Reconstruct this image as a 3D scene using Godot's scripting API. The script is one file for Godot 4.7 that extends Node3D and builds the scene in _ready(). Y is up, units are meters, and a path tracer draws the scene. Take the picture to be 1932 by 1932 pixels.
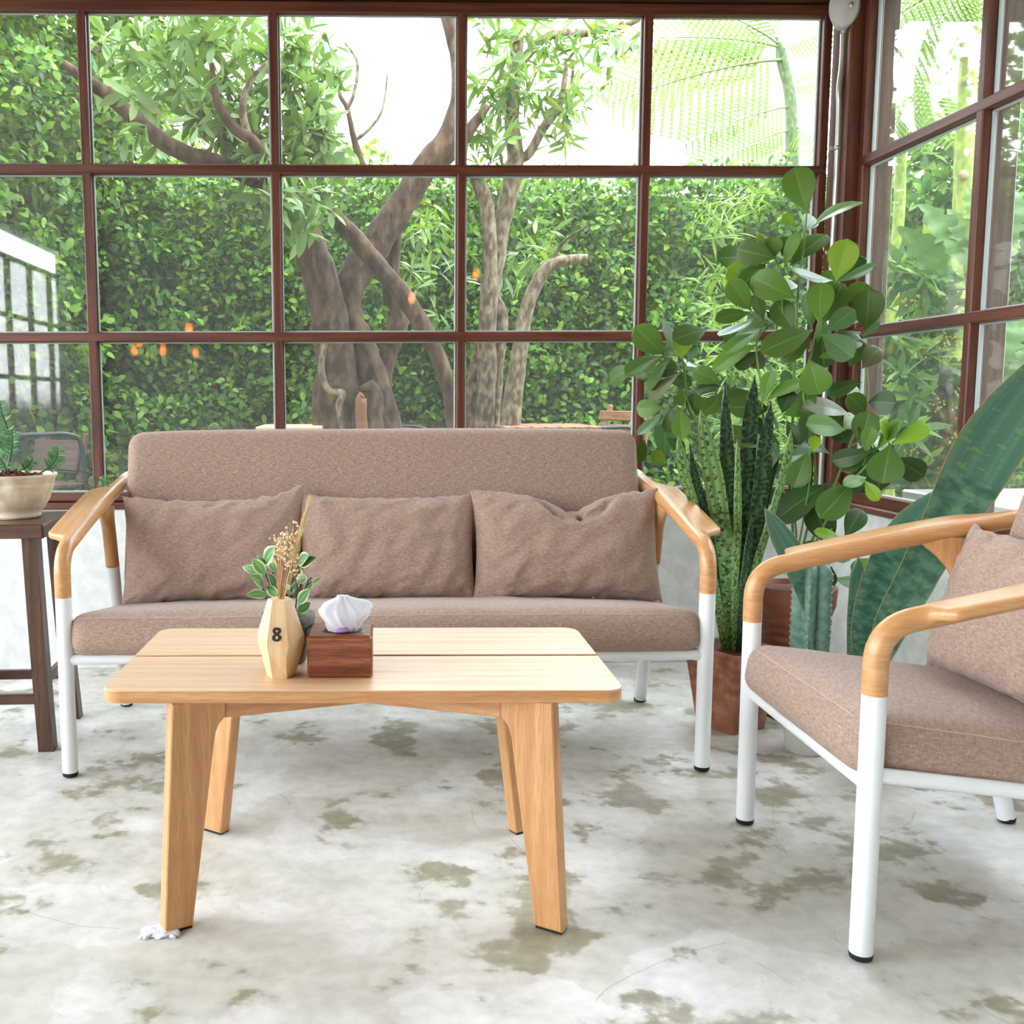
extends Node3D
# A glazed cafe corner: sofa, armchair, coffee table and pot plants before a window wall, a green garden behind it.
# Units are metres, y up; the camera looks along -z.

var rng := RandomNumberGenerator.new()
var M := {}
var taken := {}

# ---------------------------------------------------------------- geometry kit
class Geo:
	var v := PackedVector3Array()
	var uv := PackedVector2Array()
	var col := PackedColorArray()
	var grp := PackedInt32Array()
	var start := 0
	var c := Color.WHITE
	var coloured := false
	func tri(a: Vector3, b: Vector3, d: Vector3, g := 0, ua := Vector2.ZERO, ub := Vector2.ZERO, ud := Vector2.ZERO):
		v.append(a); v.append(b); v.append(d)
		uv.append(ua); uv.append(ub); uv.append(ud)
		grp.append(g)
		for i in 3: col.append(c)
	func quad(a: Vector3, b: Vector3, d: Vector3, e: Vector3, g := 0):
		tri(a, b, d, g); tri(a, d, e, g)
	func fix(centre := Vector3.ZERO):   # turns the closed piece added last so that its faces look outward
		var vol := 0.0
		for i in range(start, v.size(), 3):
			vol += (v[i] - centre).dot((v[i + 1] - centre).cross(v[i + 2] - centre))
		if vol > 0.0:
			for i in range(start, v.size(), 3):
				var t := v[i + 1]; v[i + 1] = v[i + 2]; v[i + 2] = t
				var tu := uv[i + 1]; uv[i + 1] = uv[i + 2]; uv[i + 2] = tu
				var tc := col[i + 1]; col[i + 1] = col[i + 2]; col[i + 2] = tc
		start = v.size()
	func mesh() -> ArrayMesh:
		var st := SurfaceTool.new()
		st.begin(Mesh.PRIMITIVE_TRIANGLES)
		for i in v.size():
			st.set_smooth_group(grp[i / 3] if grp[i / 3] >= 0 else -1)
			st.set_uv(uv[i])
			if coloured: st.set_color(col[i])
			st.add_vertex(v[i])
		st.generate_normals()
		st.index()
		return st.commit()
	# a box with chamfered edges
	func box(at: Vector3, size: Vector3, ch := 0.002, b := Basis()):
		var h := size * 0.5
		ch = minf(ch, minf(h.x, minf(h.y, h.z)) * 0.9)
		var k := h - Vector3.ONE * ch
		var P := func(s: Vector3, ax: int) -> Vector3:
			var p := Vector3(s.x * k.x, s.y * k.y, s.z * k.z)
			p[ax] = s[ax] * h[ax]
			return at + b * p
		for ax in 3:
			var u := (ax + 1) % 3
			var w := (ax + 2) % 3
			for sg in [-1.0, 1.0]:
				var q := []
				for c2 in [[-1.0, -1.0], [1.0, -1.0], [1.0, 1.0], [-1.0, 1.0]]:
					var s := Vector3.ZERO
					s[ax] = sg; s[u] = c2[0]; s[w] = c2[1]
					q.append(P.call(s, ax))
				if sg > 0: quad(q[0], q[1], q[2], q[3], -1)
				else: quad(q[0], q[3], q[2], q[1], -1)
		for ax in 3:   # edges run along ax
			var u := (ax + 1) % 3
			var w := (ax + 2) % 3
			for su in [-1.0, 1.0]:
				for sw in [-1.0, 1.0]:
					var s0 := Vector3.ZERO
					s0[ax] = -1.0; s0[u] = su; s0[w] = sw
					var s1 := s0
					s1[ax] = 1.0
					var a: Vector3 = P.call(s0, u)
					var a2: Vector3 = P.call(s1, u)
					var e: Vector3 = P.call(s0, w)
					var e2: Vector3 = P.call(s1, w)
					if su * sw > 0: quad(a, e, e2, a2, -1)
					else: quad(a, a2, e2, e, -1)
		for sx in [-1.0, 1.0]:
			for sy in [-1.0, 1.0]:
				for sz in [-1.0, 1.0]:
					var s := Vector3(sx, sy, sz)
					if sx * sy * sz > 0: tri(P.call(s, 0), P.call(s, 1), P.call(s, 2), -1)
					else: tri(P.call(s, 0), P.call(s, 2), P.call(s, 1), -1)
		fix(at)
	# rings of equal length joined to a skin, ends closed
	func loft(rings: Array, cap0 := true, cap1 := true):
		var n: int = rings[0].size()
		var m := rings.size()
		for i in m - 1:
			for j in n:
				var k := (j + 1) % n
				var u0 := Vector2(float(j) / n, float(i) / (m - 1))
				var u1 := Vector2(float(j + 1) / n, float(i + 1) / (m - 1))
				tri(rings[i][j], rings[i + 1][j], rings[i + 1][k], 0, u0, Vector2(u0.x, u1.y), u1)
				tri(rings[i][j], rings[i + 1][k], rings[i][k], 0, u0, u1, Vector2(u1.x, u0.y))
		for e in 2:
			if (e == 0 and not cap0) or (e == 1 and not cap1): continue
			var r: PackedVector3Array = rings[0] if e == 0 else rings[m - 1]
			var mid := Vector3.ZERO
			for p in r: mid += p
			mid /= n
			for j in n:
				var k := (j + 1) % n
				if e == 0: tri(mid, r[j], r[k], 1)
				else: tri(mid, r[k], r[j], 1)
		fix(rings[0][0])
	func tube(pts: Array, rad: Array, sides := 12, wob := 0.0):
		var rings := []
		var up := Vector3.UP
		var t0: Vector3 = (pts[1] - pts[0]).normalized()
		if absf(t0.dot(up)) > 0.9: up = Vector3.RIGHT
		var nrm := (up - t0 * up.dot(t0)).normalized()
		for i in pts.size():
			var t: Vector3
			if i == 0: t = (pts[1] - pts[0]).normalized()
			elif i == pts.size() - 1: t = (pts[i] - pts[i - 1]).normalized()
			else: t = ((pts[i + 1] - pts[i]).normalized() + (pts[i] - pts[i - 1]).normalized()).normalized()
			nrm = (nrm - t * nrm.dot(t)).normalized()
			var bi := t.cross(nrm)
			var ring := PackedVector3Array()
			var r: float = rad[i] if i < rad.size() else rad[rad.size() - 1]
			for j in sides:
				var a := TAU * j / sides
				var rr := r * (1.0 + wob * (sin(a * 3.0 + i * 1.3) * 0.6 + sin(a * 5.0 - i * 2.1) * 0.4))
				ring.append(pts[i] + (nrm * cos(a) + bi * sin(a)) * rr)
			rings.append(ring)
		loft(rings)
	# a profile of (radius, height) turned about the y axis
	func lathe(prof: Array, sides := 40, at := Vector3.ZERO):
		var rings := []
		for p in prof:
			var ring := PackedVector3Array()
			for j in sides:
				var a := TAU * j / sides
				ring.append(at + Vector3(cos(a) * p.x, p.y, sin(a) * p.x))
			rings.append(ring)
		loft(rings)
	# a flat outline (x, y) given depth along z, edges chamfered
	func prism(poly: PackedVector2Array, depth: float, ch := 0.0015, tf := Transform3D()):
		var n := poly.size()
		var inset := PackedVector2Array()
		var ar := 0.0
		for i in n: ar += poly[i].cross(poly[(i + 1) % n])
		var sg := 1.0 if ar > 0 else -1.0
		for i in n:
			var e0 := (poly[i] - poly[(i + n - 1) % n]).normalized()
			var e1 := (poly[(i + 1) % n] - poly[i]).normalized()
			var n0 := Vector2(-e0.y, e0.x) * sg
			var n1 := Vector2(-e1.y, e1.x) * sg
			var mi := (n0 + n1).normalized()
			inset.append(poly[i] + mi * ch / maxf(0.5, mi.dot(n0)))
		var h := depth * 0.5
		var lay := []
		for k in [[inset, -h], [poly, -h + ch], [poly, h - ch], [inset, h]]:
			var r := PackedVector3Array()
			for p in k[0]: r.append(tf * Vector3(p.x, p.y, k[1]))
			lay.append(r)
		for i in 3:
			for j in n:
				var k := (j + 1) % n
				quad(lay[i][j], lay[i + 1][j], lay[i + 1][k], lay[i][k], -1)
		var ix := Geometry2D.triangulate_polygon(inset)
		# orient the caps like the skin
		var flip := false
		if ix.size() >= 3:
			var a2 := (inset[ix[1]] - inset[ix[0]]).cross(inset[ix[2]] - inset[ix[0]])
			flip = (a2 > 0) != (sg > 0)
		for i in range(0, ix.size(), 3):
			var a := ix[i]
			var b := ix[i + 1]
			var d := ix[i + 2]
			if flip:
				var t := b; b = d; d = t
			tri(lay[0][a], lay[0][b], lay[0][d], -1)
			tri(lay[3][a], lay[3][d], lay[3][b], -1)
		fix(lay[0][0])
	# a rounded box whose skin is finely divided and may be bent by f
	func cushion(size: Vector3, r: float, div: Vector3i, f: Callable):
		var h := size * 0.5
		var ax_vals := []
		for a in 3:
			var rr := minf(r, h[a] * 0.98)
			var vals := PackedFloat32Array()
			for i in 5: vals.append(-h[a] + rr * (1.0 - cos(i / 5.0 * PI * 0.5)) * 1.0)
			var m: int = div[a]
			for i in m + 1: vals.append(lerpf(-h[a] + rr, h[a] - rr, float(i) / m))
			for i in range(4, -1, -1): vals.append(h[a] - rr * (1.0 - cos(i / 5.0 * PI * 0.5)))
			ax_vals.append(vals)
		var R := func(q: Vector3) -> Vector3:
			var inner := Vector3.ZERO
			for a in 3:
				var rr := minf(r, h[a] * 0.98)
				inner[a] = clampf(q[a], -h[a] + rr, h[a] - rr)
			var d := q - inner
			var p := q
			if d.length() > 1e-6:
				var rv := Vector3(minf(r, h.x * 0.98), minf(r, h.y * 0.98), minf(r, h.z * 0.98))
				var dn := (d / rv).normalized()
				p = inner + dn * rv
			return f.call(p)
		for a in 3:
			var u := (a + 1) % 3
			var w := (a + 2) % 3
			for sg in [-1.0, 1.0]:
				var rows := []
				for i in ax_vals[u].size():
					var row := PackedVector3Array()
					for j in ax_vals[w].size():
						var q := Vector3.ZERO
						q[a] = sg * h[a]; q[u] = ax_vals[u][i]; q[w] = ax_vals[w][j]
						row.append(R.call(q))
					rows.append(row)
				for i in rows.size() - 1:
					for j in rows[0].size() - 1:
						if sg > 0: quad(rows[i][j], rows[i + 1][j], rows[i + 1][j + 1], rows[i][j + 1], 0)
						else: quad(rows[i][j], rows[i][j + 1], rows[i + 1][j + 1], rows[i + 1][j], 0)
		fix()
	# a leaf blade along a path: width per point, the way it faces, how far its sides rise, its thickness
	func blade(pts: Array, wid: Array, face: Vector3, cup := 0.0, thick := 0.0, cols := [-1.0, -0.7, -0.35, -0.06, 0.06, 0.35, 0.7, 1.0], vein := Color(-1, 0, 0), wave := 0.0):
		var n := pts.size()
		var base := c
		var topv := []
		var botv := []
		var total := 0.0
		var run := [0.0]
		for i in range(1, n):
			total += (pts[i] - pts[i - 1]).length()
			run.append(total)
		for i in n:
			var t: Vector3 = (pts[mini(i + 1, n - 1)] - pts[maxi(i - 1, 0)]).normalized()
			var s := t.cross(face).normalized()
			var nn := s.cross(t).normalized()
			var tr := PackedVector3Array()
			var br := PackedVector3Array()
			for k in cols:
				var p: Vector3 = pts[i] + s * k * wid[i] * 0.5 + nn * (cup * absf(k) * wid[i] * 0.5 + wave * wid[i] * absf(k) * sin(i * 1.9 + k * 2.0))
				var e := thick * 0.5 * (1.0 - pow(absf(k), 3.0)) + 0.0001
				tr.append(p + nn * e)
				br.append(p - nn * e)
			topv.append(tr)
			botv.append(br)
		for side in (2 if thick > 0.0 else 1):
			var L: Array = topv if side == 0 else botv
			for i in n - 1:
				for j in cols.size() - 1:
					c = vein if vein.r >= 0.0 and absf(cols[j]) + absf(cols[j + 1]) < 0.2 else base
					var a := Vector2(cols[j] * 0.5 + 0.5, run[i] / total)
					var b := Vector2(cols[j + 1] * 0.5 + 0.5, run[i + 1] / total)
					var q0: Vector3 = L[i][j]
					var q1: Vector3 = L[i + 1][j]
					var q2: Vector3 = L[i + 1][j + 1]
					var q3: Vector3 = L[i][j + 1]
					if side == 0:
						tri(q0, q1, q2, 0, a, Vector2(a.x, b.y), b)
						tri(q0, q2, q3, 0, a, b, Vector2(b.x, a.y))
					else:
						tri(q0, q2, q1, 1, a, b, Vector2(a.x, b.y))
						tri(q0, q3, q2, 1, a, Vector2(b.x, a.y), b)
		c = base
		if thick > 0.0: fix(pts[0])
		start = v.size()

# ---------------------------------------------------------------- naming and tagging
func numbered(called: String) -> String:
	var k: int = taken.get(called, 0)
	taken[called] = k + 1
	return called if k == 0 else "%s_%03d" % [called, k]

func tag(o: Node, label: String, category: String, group := ""):
	o.set_meta("label", label)
	o.set_meta("category", category)
	if group: o.set_meta("group", group)

func thing(called: String, label: String, category: String, at := Vector3.ZERO, turn := 0.0, group := "") -> Node3D:
	var o := Node3D.new()
	o.name = numbered(called)
	add_child(o, true)
	o.position = at
	o.rotation.y = turn
	tag(o, label, category, group)
	return o

func part(called: String, mesh: Mesh, mat: Material, parent: Node, tf := Transform3D(), label := "") -> MeshInstance3D:
	var o := MeshInstance3D.new()
	o.name = called
	o.mesh = mesh
	o.material_override = mat
	o.transform = tf
	parent.add_child(o, true)
	if label: o.set_meta("label", label)
	return o

func struct(called: String, mesh: Mesh, mat: Material, label := "") -> MeshInstance3D:
	var o := part(called, mesh, mat, self)
	o.set_meta("kind", "structure")
	if label: o.set_meta("label", label)
	return o

func boxmesh(at: Vector3, size: Vector3, ch := 0.002, b := Basis()) -> ArrayMesh:
	var g := Geo.new()
	g.box(at, size, ch, b)
	return g.mesh()

func tubemesh(pts: Array, rad: Array, sides := 14) -> ArrayMesh:
	var g := Geo.new()
	g.tube(pts, rad, sides)
	return g.mesh()

func lathemesh(prof: Array, sides := 40) -> ArrayMesh:
	var g := Geo.new()
	g.lathe(prof, sides)
	return g.mesh()

func smooth_path(pts: Array, each := 5) -> Array:
	var out := []
	for i in pts.size() - 1:
		var a = pts[maxi(i - 1, 0)]
		var b = pts[i]
		var d = pts[i + 1]
		var e = pts[mini(i + 2, pts.size() - 1)]
		for k in each:
			var t := float(k) / each
			out.append(0.5 * ((2.0 * b) + (d - a) * t + (2.0 * a - 5.0 * b + 4.0 * d - e) * t * t + (3.0 * b - a - 3.0 * d + e) * t * t * t))
	out.append(pts[pts.size() - 1])
	return out

func limb(pts4: Array, sides := 10, each := 4, wob := 0.05) -> ArrayMesh:   # a tapering stem through (x, y, z, radius)
	var s := smooth_path(pts4, each)
	var p := []
	var r := []
	for q in s:
		p.append(Vector3(q.x, q.y, q.z))
		r.append(maxf(q.w, 0.001))
	var g := Geo.new()
	g.tube(p, r, sides, wob)
	return g.mesh()

# ---------------------------------------------------------------- textures and materials
func noise(sd: int, freq: float, oct := 4, kind := FastNoiseLite.TYPE_SIMPLEX_SMOOTH, warp := 0.0) -> FastNoiseLite:
	var n := FastNoiseLite.new()
	n.seed = sd
	n.noise_type = kind
	n.frequency = freq
	n.fractal_octaves = oct
	if warp > 0.0:
		n.domain_warp_enabled = true
		n.domain_warp_amplitude = warp
		n.domain_warp_frequency = freq * 1.5
	return n

func ramp(cols: Array, offs: Array) -> Gradient:
	var g := Gradient.new()
	g.offsets = PackedFloat32Array(offs)
	g.colors = PackedColorArray(cols)
	return g

func noise_tex(n: FastNoiseLite, g: Gradient, size := 512, normal := 0.0) -> NoiseTexture2D:
	var t := NoiseTexture2D.new()
	t.width = size
	t.height = size
	t.seamless = true
	t.noise = n
	if g: t.color_ramp = g
	if normal > 0.0:
		t.as_normal_map = true
		t.bump_strength = normal
	return t

func plain(c: Color, rough := 0.5, metal := 0.0) -> StandardMaterial3D:
	var m := StandardMaterial3D.new()
	m.albedo_color = c
	m.roughness = rough
	m.metallic = metal
	return m

func tri_mat(t: Texture2D, scale: Vector3, rough := 0.5) -> StandardMaterial3D:
	var m := StandardMaterial3D.new()
	m.albedo_texture = t
	m.uv1_triplanar = true
	m.uv1_scale = scale
	m.roughness = rough
	return m

func leaf_mat(rough := 0.42, back := 0.5) -> StandardMaterial3D:
	var m := StandardMaterial3D.new()
	m.vertex_color_use_as_albedo = true
	m.metallic_specular = 0.38
	m.roughness = rough
	m.cull_mode = BaseMaterial3D.CULL_DISABLED
	if back > 0.0:
		m.backlight_enabled = true
		m.backlight = Color(back, back, back * 0.6)
	return m

func bytes_of(n: FastNoiseLite, w: int, h: int) -> PackedByteArray:
	var im := n.get_image(w, h, false, false, true)
	im.convert(Image.FORMAT_L8)
	return im.get_data()

func image_tex(d: PackedByteArray, w: int, h: int) -> ImageTexture:
	return ImageTexture.create_from_image(Image.create_from_data(w, h, false, Image.FORMAT_RGB8, d))

func fabric_tex(size := 640) -> ImageTexture:   # heathered linen: light and dark yarns crossing
	var a := bytes_of(noise(11, 0.11, 2), size, size)
	var b := bytes_of(noise(12, 0.33, 2), size, size)
	var d := PackedByteArray()
	d.resize(size * size * 3)
	for y in size:
		for x in size:
			var warp := a[y * size + (x / 3) % size] - 128          # yarns along x: slow in x, quick in y
			var weft := a[((y / 3) % size) * size + (x * 2) % size] - 128
			var w2 := a[((y * 2) % size) * size + (x / 5 + 200) % size] - 128
			var f := b[y * size + x] - 128
			var k := 1.0 + (warp * 0.13 + w2 * 0.09 + weft * 0.14 + f * 0.09) / 128.0
			var i := (y * size + x) * 3
			d[i] = clampi(int(160 * k), 0, 255)
			d[i + 1] = clampi(int(135 * k), 0, 255)
			d[i + 2] = clampi(int(121 * k), 0, 255)
	return image_tex(d, size, size)

func concrete_tex(size := 2048) -> Array:   # trowelled cement: pale skin, worn brown-grey patches with crisp rims, specks and scratches
	var big := bytes_of(noise(31, 0.0036, 5, FastNoiseLite.TYPE_SIMPLEX_SMOOTH, 45.0), size, size)
	var mid := bytes_of(noise(32, 0.010, 5, FastNoiseLite.TYPE_SIMPLEX_SMOOTH, 30.0), size, size)
	var fine := bytes_of(noise(33, 0.035, 4), size, size)
	var dn := noise(35, 0.012, 4, FastNoiseLite.TYPE_SIMPLEX_SMOOTH, 35.0)
	var dim := dn.get_image(size / 4, size, false, false, true)
	dim.resize(size, size, Image.INTERPOLATE_CUBIC)
	dim.convert(Image.FORMAT_L8)
	var drag := dim.get_data()
	var pale := bytes_of(noise(34, 0.0045, 6, FastNoiseLite.TYPE_SIMPLEX_SMOOTH, 60.0), size, size)
	var d := PackedByteArray()
	d.resize(size * size * 3)
	var r := PackedByteArray()
	r.resize(size * size * 3)
	for i in size * size:
		var bg := big[i] * 0.00392
		var md := mid[i] * 0.00392
		var fn := fine[i] * 0.00392 - 0.5
		var pl := pale[i] * 0.00392
		var tr := drag[i] * 0.00392 - 0.5
		# stains thicken by the armchair: real stains, plus its dimmer light painted in
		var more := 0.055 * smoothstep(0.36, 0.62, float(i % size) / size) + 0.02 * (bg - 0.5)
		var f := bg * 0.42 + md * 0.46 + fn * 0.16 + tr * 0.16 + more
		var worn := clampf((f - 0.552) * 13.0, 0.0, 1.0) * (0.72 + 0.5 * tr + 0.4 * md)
		var tint := clampf((f - 0.47) * 5.0, 0.0, 1.0)
		var film := clampf((pl + fn * 0.16 + tr * 0.12 - 0.54) * 11.0, 0.0, 1.0) * (1.0 - minf(worn, 1.0) * 0.75)
		var cloud := (md - 0.5) * 18.0 + fn * 20.0 + tr * 22.0
		d[i * 3] = clampi(int(205.0 - cloud - worn * 30.0 - tint * 10.0 + film * 17.0), 0, 255)
		d[i * 3 + 1] = clampi(int(203.0 - cloud - worn * 33.0 - tint * 10.0 + film * 18.0), 0, 255)
		d[i * 3 + 2] = clampi(int(193.0 - cloud * 1.06 - worn * 40.0 - tint * 13.0 + film * 23.0), 0, 255)
		var q := clampi(int(112.0 + fn * 60.0 + worn * 26.0 - film * 12.0 + tr * 40.0), 40, 230)
		r[i * 3] = q; r[i * 3 + 1] = q; r[i * 3 + 2] = q
	# trowel scratches and scuffs
	var rg := RandomNumberGenerator.new()
	rg.seed = 404
	for k in 150:
		var x := rg.randf() * size
		var y := rg.randf() * size
		var a := rg.randf() * TAU
		var bend := rg.randfn() * 0.012
		var depth := rg.randf_range(8.0, 34.0)
		for q in int(rg.randf_range(20.0, 190.0)):
			x += cos(a)
			y += sin(a)
			a += bend + rg.randfn() * 0.03
			var i := (posmod(int(y), size) * size + posmod(int(x), size)) * 3
			for c in 3: d[i + c] = clampi(d[i + c] - int(depth * (1.0 + c * 0.12)), 0, 255)
	return [image_tex(d, size, size), image_tex(r, size, size)]

func snake_tex(lo: Color, hi: Color, dark: Color, sd: int, marks: float, rim: Color) -> ImageTexture:   # leaf of a snake plant: pale rim, ragged cross bands
	var w := 192
	var h := 1024
	var a := bytes_of(noise(sd, 0.022, 3, FastNoiseLite.TYPE_SIMPLEX_SMOOTH, 14.0), w, h)
	var b := bytes_of(noise(sd + 1, 0.012, 4), w, h)
	var d := PackedByteArray()
	d.resize(w * h * 3)
	for y in h:
		for x in w:
			var yy := clampi(y * 2 - (y / 400) * 200, 0, h - 1)
			var n := a[((y * 2) % h) * w + (x / 2)] * 0.00392
			var m := b[yy * w + x] * 0.00392
			var c := lo.lerp(hi, clampf(m * 2.2 - 0.6, 0.0, 1.0))
			var k := clampf((n + (m - 0.5) * 0.4 - (1.0 - marks)) * 9.0, 0.0, 1.0)
			c = c.lerp(dark, k * 0.85)
			if x < 3 or x > w - 4: c = rim
			var i := (y * w + x) * 3
			d[i] = int(c.r * 255); d[i + 1] = int(c.g * 255); d[i + 2] = int(c.b * 255)
	return image_tex(d, w, h)

func wood(name_: String, seed_: int, cols: Array, rough: float, fine_dark: float):
	# three materials, one for each way the grain can run
	var t := noise_tex(noise(seed_, 0.012, 4, FastNoiseLite.TYPE_SIMPLEX_SMOOTH, 10.0), ramp(cols, [0.25, 0.5, 0.75]))
	var f := 1.0 - fine_dark
	var t2 := noise_tex(noise(seed_ + 1, 0.05, 3), ramp([Color(f, f * 0.97, f * 0.93), Color(1, 1, 1)], [0.32, 0.5]))
	for ax in 3:
		var s := Vector3(7, 7, 7)
		s[ax] = 0.3
		var s2 := Vector3(26, 26, 26)
		s2[ax] = 0.6
		var m := tri_mat(t, s, rough)
		m.detail_enabled = true
		m.detail_blend_mode = BaseMaterial3D.BLEND_MODE_MUL
		m.detail_albedo = t2
		m.detail_uv_layer = BaseMaterial3D.DETAIL_UV_2
		m.uv2_triplanar = true
		m.uv2_scale = s2
		M[name_ + ["_x", "_y", "_z"][ax]] = m

func make_materials():
	wood("oak", 101, [Color(0.77, 0.56, 0.365), Color(0.805, 0.60, 0.40), Color(0.835, 0.64, 0.44)], 0.32, 0.09)
	wood("maple", 111, [Color(0.84, 0.70, 0.52), Color(0.88, 0.76, 0.59), Color(0.90, 0.79, 0.63)], 0.42, 0.05)
	wood("walnut", 121, [Color(0.44, 0.235, 0.145), Color(0.54, 0.305, 0.19), Color(0.62, 0.385, 0.25)], 0.28, 0.28)
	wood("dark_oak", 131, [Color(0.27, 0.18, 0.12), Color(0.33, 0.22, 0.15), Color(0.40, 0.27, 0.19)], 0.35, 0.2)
	wood("mahogany", 141, [Color(0.33, 0.165, 0.11), Color(0.39, 0.205, 0.14), Color(0.45, 0.25, 0.175)], 0.45, 0.15)
	wood("teak", 151, [Color(0.52, 0.36, 0.24), Color(0.60, 0.43, 0.29), Color(0.68, 0.50, 0.35)], 0.6, 0.2)
	wood("weathered", 161, [Color(0.30, 0.23, 0.20), Color(0.36, 0.28, 0.24), Color(0.43, 0.34, 0.30)], 0.7, 0.2)
	M.top_sheen = M.maple_x.duplicate()  # paler wood tone paints in the window light mirrored by the oak top
	M.top_sheen.roughness = 0.5
	M.top_sheen.albedo_color = Color(1.0, 0.96, 0.94)
	M.top_sheen.clearcoat_enabled = true
	M.top_sheen.clearcoat = 1.0
	M.top_sheen.clearcoat_roughness = 0.42
	M.white_metal = plain(Color(0.90, 0.915, 0.92), 0.38)
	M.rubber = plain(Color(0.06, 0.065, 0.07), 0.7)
	M.black_metal = plain(Color(0.10, 0.11, 0.12), 0.35)
	M.steel = plain(Color(0.72, 0.74, 0.74), 0.35, 0.7)
	M.conduit = plain(Color(0.70, 0.72, 0.70), 0.3, 0.75)
	M.pale_plastic = plain(Color(0.74, 0.75, 0.73), 0.5)
	var lin := tri_mat(fabric_tex(), Vector3.ONE * 2.6, 0.95)
	lin.rim_enabled = true
	lin.rim = 0.25
	lin.rim_tint = 0.6
	M.linen = lin
	M.thread = plain(Color(0.76, 0.66, 0.60), 0.9)
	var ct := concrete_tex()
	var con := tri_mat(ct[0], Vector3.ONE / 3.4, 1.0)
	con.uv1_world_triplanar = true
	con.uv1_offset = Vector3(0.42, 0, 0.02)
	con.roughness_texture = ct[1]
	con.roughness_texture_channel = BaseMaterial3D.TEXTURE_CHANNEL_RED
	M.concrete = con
	var pl := tri_mat(noise_tex(noise(171, 0.02, 4), ramp([Color(0.86, 0.87, 0.86), Color(0.91, 0.915, 0.91)], [0.3, 0.7])), Vector3.ONE * 1.3, 0.8)
	pl.normal_enabled = true
	pl.normal_texture = noise_tex(noise(172, 0.05, 4), null, 512, 2.0)
	pl.normal_scale = 0.35
	M.plaster = pl
	M.paving = tri_mat(noise_tex(noise(173, 0.03, 5), ramp([Color(0.36, 0.34, 0.29), Color(0.50, 0.48, 0.42)], [0.3, 0.7])), Vector3.ONE * 0.8, 0.9)
	M.brown_paint = tri_mat(noise_tex(noise(174, 0.02, 3), ramp([Color(0.20, 0.14, 0.11), Color(0.26, 0.18, 0.14)], [0.3, 0.7])), Vector3.ONE, 0.7)
	var gl := plain(Color(0.96, 1.0, 0.98, 0.04), 0.02)
	gl.transparency = BaseMaterial3D.TRANSPARENCY_ALPHA
	gl.cull_mode = BaseMaterial3D.CULL_DISABLED
	M.glass = gl
	M.bead_glint = plain(Color(0.66, 0.70, 0.70), 0.45)  # pale tone paints the reflection along the glass edges
	M.terracotta = tri_mat(noise_tex(noise(181, 0.012, 5), ramp([Color(0.57, 0.345, 0.26), Color(0.64, 0.41, 0.315), Color(0.71, 0.51, 0.42)], [0.3, 0.52, 0.78])), Vector3.ONE * 3.0, 0.75)
	M.glazed_terracotta = tri_mat(noise_tex(noise(182, 0.012, 4), ramp([Color(0.43, 0.22, 0.14), Color(0.51, 0.275, 0.18)], [0.3, 0.7])), Vector3.ONE * 3.0, 0.6)
	M.cream_pot = tri_mat(noise_tex(noise(183, 0.012, 5), ramp([Color(0.74, 0.66, 0.54), Color(0.84, 0.78, 0.68), Color(0.88, 0.84, 0.76)], [0.25, 0.5, 0.75])), Vector3.ONE * 3.0, 0.5)
	M.white_pot = plain(Color(0.80, 0.80, 0.77), 0.4)
	M.grey_pot = tri_mat(noise_tex(noise(184, 0.03, 4), ramp([Color(0.37, 0.385, 0.37), Color(0.46, 0.475, 0.46)], [0.3, 0.7])), Vector3.ONE * 6.0, 0.75)
	M.soil = tri_mat(noise_tex(noise(185, 0.06, 4), ramp([Color(0.13, 0.08, 0.06), Color(0.36, 0.22, 0.15)], [0.3, 0.75])), Vector3.ONE * 12.0, 0.95)
	M.husk = tri_mat(noise_tex(noise(186, 0.06, 4), ramp([Color(0.28, 0.14, 0.09), Color(0.46, 0.25, 0.17)], [0.3, 0.75])), Vector3.ONE * 12.0, 0.95)
	M.paper = plain(Color(0.90, 0.91, 0.93), 0.9)
	M.paper.backlight_enabled = true
	M.paper.backlight = Color(0.4, 0.4, 0.42)
	M.petal = plain(Color(0.62, 0.45, 0.70), 0.7)
	M.ink = plain(Color(0.13, 0.12, 0.11), 0.8)
	M.straw = plain(Color(0.78, 0.62, 0.40), 0.85)
	M.straw_dark = plain(Color(0.62, 0.40, 0.25), 0.85)
	M.seed_head = plain(Color(0.86, 0.77, 0.60), 0.9)
	var bk := tri_mat(noise_tex(noise(191, 0.012, 5, FastNoiseLite.TYPE_SIMPLEX_SMOOTH, 20.0), ramp([Color(0.20, 0.135, 0.09), Color(0.30, 0.22, 0.155), Color(0.43, 0.345, 0.26)], [0.25, 0.5, 0.82])), Vector3(2.6, 1.2, 2.6), 0.95)
	bk.heightmap_enabled = true
	bk.heightmap_texture = noise_tex(noise(192, 0.02, 5), null)
	bk.heightmap_scale = 0.8
	M.bark = bk
	M.pale_bark = tri_mat(noise_tex(noise(193, 0.02, 5, FastNoiseLite.TYPE_SIMPLEX_SMOOTH, 25.0), ramp([Color(0.30, 0.24, 0.18), Color(0.45, 0.39, 0.31), Color(0.60, 0.55, 0.45)], [0.28, 0.5, 0.8])), Vector3(2.6, 1.2, 2.6), 0.95)
	M.cut_wood = plain(Color(0.50, 0.33, 0.20), 0.85)
	M.green_bark = tri_mat(noise_tex(noise(194, 0.02, 4), ramp([Color(0.46, 0.54, 0.20), Color(0.62, 0.68, 0.30)], [0.3, 0.7])), Vector3(4, 1.5, 4), 0.6)
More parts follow.
